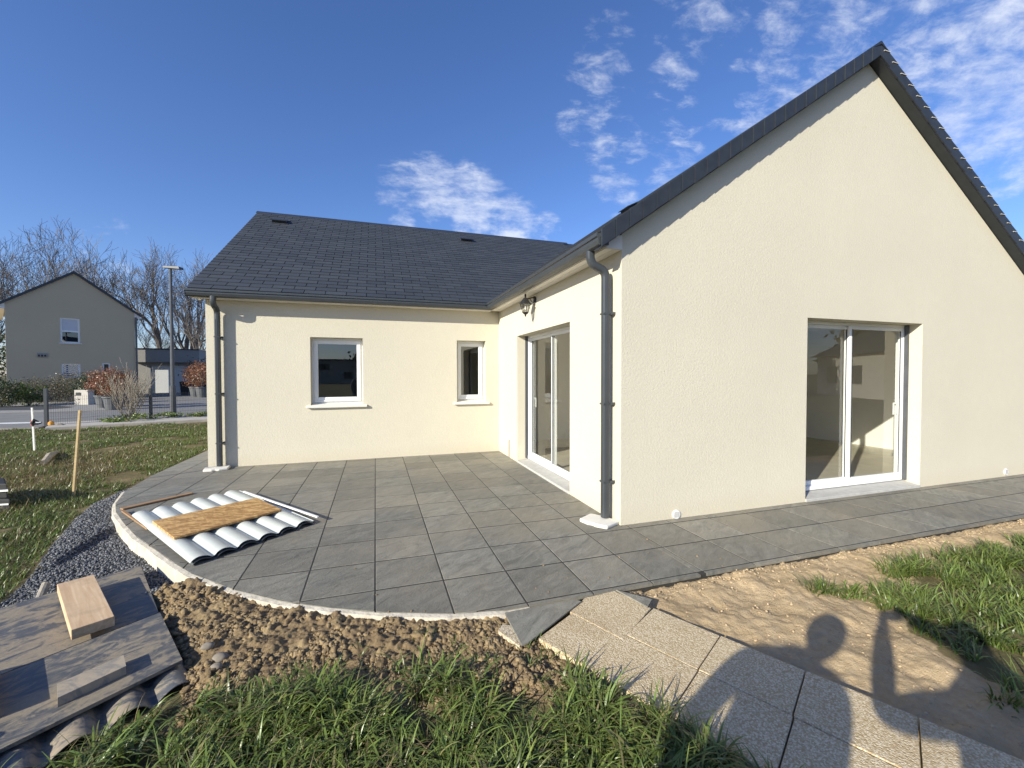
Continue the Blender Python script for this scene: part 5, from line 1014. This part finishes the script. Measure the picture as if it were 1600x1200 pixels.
leafy('hedge_shrub', gp(70, 628, 23), 1.5, 1.5, 5200, .034, 'olive', 'olive brown shrub under the neighbour wall left of the letterbox', .0, seed=3, group='shrubs along the neighbour wall'); leafy('hedge_shrub', gp(108, 626, 25), 1.4, 1.7, 5000, .034, 'olive', 'olive shrub directly behind the letterbox pillar', .0, seed=4, group='shrubs along the neighbour wall')
leafy('evergreen_shrub', gp(141, 628, 23.4), .75, 1.75, 4400, .036, 'evergreen', 'dark evergreen shrub right of the letterbox pillar', .0, seed=5); leafy('evergreen_shrub', gp(2, 630, 21), .9, 1.5, 4400, .036, 'evergreen', 'dark evergreen shrub cut by the left edge of the picture', .0, seed=6)
leafy('conifer_shrub', gp(46, 630, 22), .7, 1.25, 2000, .05, 'lawn', 'small yellow-green conifer on the neighbour lawn strip', .0, seed=7)
leafy('far_hedge', gp(322, 612, 36), 1.5, 3.0, 2600, .08, 'olive', 'brownish hedge beside the garage close to the house corner', .0, seed=8); leafy('far_hedge', gp(-10, 625, 36), 2.5, 5.5, 3000, .12, 'evergreen', 'dark tall hedge left of the neighbour house', .0, seed=18)
def pot(p, r, h, label):
    m_ = MB(); m_.lathe((p[0], p[1], p[2]), [(r*.72, 0), (r*.95, h*.9), (r*1.05, h*.9), (r*1.05, h), (r*.9, h), (r*.88, h*.93)], 16); return tag(m_.build('plant_pot', 'pot', origin=p), label, 'plant pot', 'grey pots along the drive')
for (u, d, r, h, lb_, l2) in ((163, 20.6, .36, .62, 'grey plastic pot left of the foremost one under the red shrub', 'copper-leaved potted shrub on the left of the pair'), (178, 19.4, .40, .62, 'foremost grey plastic pot under the copper-leaved shrub', 'copper-leaved potted shrub at the front of the pair')):
    p = gp(u, 640, d); pot((p[0], p[1], -.01), r, h, lb_); leafy('potted_shrub', (p[0], p[1], h*.9), .78, 1.35, 2600, .04, 'redleaf', l2, .0, seed=int(u), stems=12, group='copper-leaved shrubs in pots')
p = gp(190, 638, 21.5); pot((p[0], p[1], -.01), .34, .6, 'rear grey plastic pot behind the bare shrub')
for (u, d, lb_, l2) in ((306, 31, 'grey pot at the garage beside the dark bin', 'brown-leaved potted shrub beside the garage bin'), (316, 30, 'grey pot closest to the house corner by the garage', 'brown-leaved potted shrub closest to the house corner')):
    p = gp(u, 612, d); pot((p[0], p[1], -.01), .42, .75, lb_); leafy('potted_shrub', (p[0], p[1], .66), .85, 1.9, 2200, .05, 'redleaf', l2, .0, seed=int(u), stems=12, group='copper-leaved shrubs in pots')
p = gp(291, 610, 33); b_ = thing('wheelie_bin', p, 'dark wheelie bin standing in front of the white garage door', 'bin'); m_ = MB(); m_.hexa([(-.24, -.26, .03), (.24, -.26, .03), (.24, .26, .03), (-.24, .26, .03), (-.30, -.34, 1.0), (.30, -.34, 1.0), (.30, .34, 1.0), (-.30, .34, 1.0)]); m_.v = [(x+p[0], y+p[1], z) for x, y, z in m_.v]; m_.build('bin_body', 'black', b_); m_ = MB(); m_.box(p[0]-.33, p[0]+.33, p[1]-.37, p[1]+.37, 1.0, 1.07); m_.build('lid', 'black', b_, bevel=.02)
rngb = np.random.default_rng(5); base = gp(203, 652, 14.8); root = thing('bare_shrub', base, 'leafless pale-stemmed shrub standing by the fence between its two posts', 'shrub'); s1 = MB(); s2 = MB()
for k in range(26):
    out = []; a = rngb.random()*6.28; t = rngb.uniform(.1, .62); branches(np.array([.08*math.cos(a), .08*math.sin(a), 0]), np.array([t*math.cos(a), t*math.sin(a), 1.0]), .016, rngb.uniform(.6, 1.0), 0, out, rngb, .5, 2, .25, (2, 3))
    for lev, pts, rad in out: (s1 if lev == 0 else s2).tube(pts, [max(x*.8, .0045) for x in rad], 4, cap=False)
for m_, nm in ((s1, 'stem'), (s2, 'twigs')):
    me = bpy.data.meshes.new(nm); me.from_pydata(m_.v, [], m_.f); me.materials.append(MT['paletwig']); o = bpy.data.objects.new(nm, me); COL.objects.link(o); o.parent = root
for (u, d, r, n_, s, l2) in ((203, 14.5, .75, 900, 31, 'low weeds under the leafless shrub at the fence'), (285, 15.6, .8, 700, 32, 'low weeds at the pavement edge under the street lamp'), ):
    leafy('weed_patch', gp(u, 655, d), r, .28, n_, .04, 'lawn', l2, .0, 'weeds', 4, seed=s)

# ------------------------------------------------------------------ houses behind the viewpoint (mirrored in the panes)
def simple_house(x, y, rz, wd, dp, hh, roof_h, label, mat, kind='gable', windows=()):
    root = thing('house', (x, y, 0), label, 'house'); c, s = math.cos(rz), math.sin(rz); T = lambda u, d, z: (x+u*c-d*s, y+u*s+d*c, z)
    def bx(m_, a, b, d0, d1, z0_, z1_): m_.hexa([T(a, d0, z0_), T(b, d0, z0_), T(b, d1, z0_), T(a, d1, z0_), T(a, d0, z1_), T(b, d0, z1_), T(b, d1, z1_), T(a, d1, z1_)])
    m_ = MB(); bx(m_, -wd/2, wd/2, 0, dp, -.3, hh); m_.build('wall', mat, root, origin=(x, y, 0))
    m_ = MB()
    if kind == 'flat': bx(m_, -wd/2-.2, wd/2+.2, -.2, dp+.2, hh, hh+.3)
    else:
        m_.hexa([T(-wd/2-.3, -.4, hh-.05), T(wd/2+.3, -.4, hh-.05), T(wd/2+.3, dp+.4, hh-.05), T(-wd/2-.3, dp+.4, hh-.05), T(-wd/2-.3, dp/2-.02, hh+roof_h), T(wd/2+.3, dp/2-.02, hh+roof_h), T(wd/2+.3, dp/2+.02, hh+roof_h), T(-wd/2-.3, dp/2+.02, hh+roof_h)])
    m_.build('roof', 'slate', root, origin=(x, y, 0))
    for (a, b, z0_, z1_) in windows: m_ = MB(); bx(m_, a, b, -.04, .02, z0_, z1_); m_.build('window', 'dark', root, origin=(x, y, 0))
simple_house(27, -14.5, R_(122)+math.pi, 12, 8, 2.9, 2.2, 'low white bungalow across the garden behind the viewpoint', 'whitewall', 'gable', ((-4, -2.6, .2, 2.1), (0, 1.6, .9, 2.1), (3, 4.4, .9, 2.1)))
simple_house(35, -9.0, R_(112)+math.pi, 9, 8, 5.6, 2.2, 'two-storey cream house beyond the bungalow behind the viewpoint', 'whitewall', 'flat', ((-3, -1.6, .9, 2.2), (0, 1.6, 3.4, 4.6), (2.4, 3.4, .9, 2.2)))
simple_house(-9.5, -72, R_(183), 9, 8, 4.2, 0, 'flat-roofed villa far behind the viewpoint', 'annex', 'flat', ((-3, -1.5, .8, 2.1), (1, 2.8, 2.5, 3.6)))
for k, (x, y, r, h, l2) in enumerate(((22, -26, 5, 8, 'dark broad tree beyond the bungalow behind the viewpoint'), (40, -20, 5, 9, 'tall dark tree behind the two rear houses'), (-2, -75, 5, 7, 'dark tree right of the far villa'), (-20, -75, 6, 6, 'dark tree left of the far villa'))):
    leafy('leafy_tree', (x, y, 0), r, h, 2600, .35, 'evergreen', l2, 1.0, 'tree', 6, seed=40+k)

# ------------------------------------------------------------------ the two people behind the lens, whose shadows fall on the path
def PL(lat, fw_, z): return np.array([CAM[0]+_cy*lat+_sy*fw_, CAM[1]-_sy*lat+_cy*fw_, z])
def figure(label, J, edges, rad, head, face):
    root_p = J['pelvis']; V = list(J.keys()); me = bpy.data.meshes.new('person'); o3 = np.array([root_p[0], root_p[1], 0.0])
    me.from_pydata([tuple(J[k]-o3) for k in V], [(V.index(a), V.index(b)) for a, b in edges], []); me.materials.append(MT['cloth'])
    o = bpy.data.objects.new('person', me); COL.objects.link(o); o.location = Vector(o3); sk = o.modifiers.new('skin', 'SKIN'); sk.use_smooth_shade = True
    layer = me.skin_vertices[0] if len(me.skin_vertices) else None
    if layer is None: return o
    for i, k in enumerate(V): r = rad[k]; layer.data[i].radius = r if isinstance(r, tuple) else (r, r); layer.data[i].use_root = (k == 'pelvis')
    o.modifiers.new('sub', 'SUBSURF').levels = 1; o.modifiers['sub'].render_levels = 2
    tag(o, label, 'person')
    V0, F0 = ico(3); hc = J['head']; f = np.array([face[0], face[1], 0]); f /= np.linalg.norm(f); sd = np.array([-f[1], f[0], 0])
    L0 = V0.copy(); x, y, z = L0[:, 0].copy(), L0[:, 1].copy(), L0[:, 2].copy()         # x forward, y side, z up
    y *= .80; jaw = np.clip(-z, 0, 1); y *= 1-.28*jaw; x = x*(1-.12*jaw)
    nose = np.exp(-((z+.05)/.16)**2-(y/.13)**2)*(x > 0); x = x+.22*nose; eye = np.exp(-((z-.08)/.1)**2-((np.abs(y)-.33)/.14)**2)*(x > 0); x = x-.08*eye; mouth = np.exp(-((z+.48)/.05)**2-(y/.25)**2)*(x > 0); x = x-.05*mouth; ears = np.exp(-((x)/.15)**2-((z)/.22)**2); y = y*(1+.16*ears)
    W_ = hc[None]+(f[None]*x[:, None]*.105+sd[None]*y[:, None]*.10+np.array([[0, 0, 1]])*z[:, None]*.128)
    me2 = np_mesh('head', W_-o3, F0); me2.materials.append(MT['skin']); me2.polygons.foreach_set('use_smooth', [True]*len(me2.polygons)); h = bpy.data.objects.new('head', me2); COL.objects.link(h); h.parent = o
    k = (z > .12) | (x < -.15); keep = [fc for fc in F0 if all(k[i] for i in fc)]; Wh = hc[None]+(W_-hc[None])*1.08; m_ = MB(); m_.v = [tuple(p) for p in (Wh-o3)]; m_.f = [tuple(int(i) for i in fc) for fc in keep]
    me3 = bpy.data.meshes.new('hair'); me3.from_pydata(m_.v, [], m_.f); me3.materials.append(MT['hair']); h = bpy.data.objects.new('hair', me3); COL.objects.link(h); h.parent = o; return o
def build_person(label, base, yaw_f, ht, arms, face, head=(0, 0)):
    # base: pelvis xy ; yaw_f: body facing unit vector ; arms: {'l': (elbow, hand), 'r': ...} in world coords
    f = np.array([yaw_f[0], yaw_f[1], 0]); f /= np.linalg.norm(f); s = np.array([f[1], -f[0], 0]); k = ht/1.75; c = np.array([base[0], base[1], 0]); g = gz1(base[0], base[1])+.02; up = lambda z: np.array([0, 0, g+z*k])
    J = {'pelvis': c+up(.95), 'waist': c+up(1.12), 'chest': c+up(1.32), 'collar': c+up(1.46), 'neck': c+f*.01+up(1.52)+np.array([head[0]*.5, head[1]*.5, 0]), 'head': c+f*.04+up(1.64)+np.array([head[0], head[1], 0])}; r = {'pelvis': .185, 'waist': .18, 'chest': .185, 'collar': (.10, .085), 'neck': .058, 'head': .06}; e = [('pelvis', 'waist'), ('waist', 'chest'), ('chest', 'collar'), ('collar', 'neck'), ('neck', 'head')]
    for n_, sg in (('l', -1), ('r', 1)):
        J['hip'+n_] = c+s*.10*sg+up(.88); J['knee'+n_] = c+s*.11*sg+f*.02+up(.50); J['ankle'+n_] = c+s*.12*sg+up(.09); J['toe'+n_] = c+s*.14*sg+f*.19+up(.035); r.update({'hip'+n_: .135, 'knee'+n_: .10, 'ankle'+n_: .045, 'toe'+n_: .04}); e += [('pelvis', 'hip'+n_), ('hip'+n_, 'knee'+n_), ('knee'+n_, 'ankle'+n_), ('ankle'+n_, 'toe'+n_)]
        J['sh'+n_] = c+s*.20*sg+up(1.42); el, ha = arms[n_]; J['el'+n_] = np.array(el); J['wr'+n_] = np.array(ha); r.update({'sh'+n_: .085, 'el'+n_: .066, 'wr'+n_: .05}); e += [('collar', 'sh'+n_), ('sh'+n_, 'el'+n_), ('el'+n_, 'wr'+n_)]
        fd_ = np.array(ha)-np.array(el); fd_ /= np.linalg.norm(fd_); J['palm'+n_] = np.array(ha)+fd_*.075; r['palm'+n_] = (.036, .02); e.append(('wr'+n_, 'palm'+n_))
        sd_ = np.cross(fd_, f if abs(fd_ @ f) < .8 else np.array([0, 0, 1.])); sd_ /= np.linalg.norm(sd_)
        for q in range(4):
            b = J['palm'+n_]+sd_*(q-1.5)*.017; J[f'k{q}{n_}'] = b+fd_*.045; J[f't{q}{n_}'] = b+fd_*(.075-.006*abs(q-1.4))+f*.012; r[f'k{q}{n_}'] = .009; r[f't{q}{n_}'] = .008; e += [('palm'+n_, f'k{q}{n_}'), (f'k{q}{n_}', f't{q}{n_}')]
        J['th'+n_] = np.array(ha)+fd_*.055+sd_*.05; r['th'+n_] = .01; e.append(('wr'+n_, 'th'+n_))
    return figure(label, J, e, r, None, face)
fwd2 = np.array([_sy, _cy])
b1 = PL(.17, -.40, 0); fb = np.array([fwd2[0]*math.cos(.42)-fwd2[1]*math.sin(.42), fwd2[0]*math.sin(.42)+fwd2[1]*math.cos(.42)])
build_person('person in a dark coat holding up a phone, shadow over the tufted grass', b1[:2], fb, 1.74, {'l': (PL(-.15, -.15, 1.19), PL(-.105, -.085, 1.46)), 'r': (PL(.31, -.14, 1.47), PL(.13, -.08, 1.56))}, fwd2)
m_ = MB(); pc = [PL(a, d, z) for a, d, z in ((-.08, -.022, 1.53), (.08, -.022, 1.53), (.08, -.013, 1.53), (-.08, -.013, 1.53), (-.08, -.022, 1.606), (.08, -.022, 1.606), (.08, -.013, 1.606), (-.08, -.013, 1.606))]; m_.hexa(pc); tag(m_.build('phone', 'black', origin=tuple(pc[0]), bevel=.003), 'black phone held level in both hands of the person taking the picture', 'phone')
b2 = PL(-.655, -.16, 0)[:2]; f2 = np.array([.865, .5]); s2 = np.array([f2[1], -f2[0]]); A3 = lambda q, fq, z: (b2[0]+s2[0]*q+f2[0]*fq, b2[1]+s2[1]*q+f2[1]*fq, z)
build_person('person standing with lowered arms, shadow falling over the slab path', b2, f2, 1.70, {'l': (A3(-.275, -.03, 1.12), A3(-.235, .06, .86)), 'r': (A3(.215, -.02, 1.12), A3(.17, .05, .86))}, s2*.7+f2*.7, head=s2*.10)
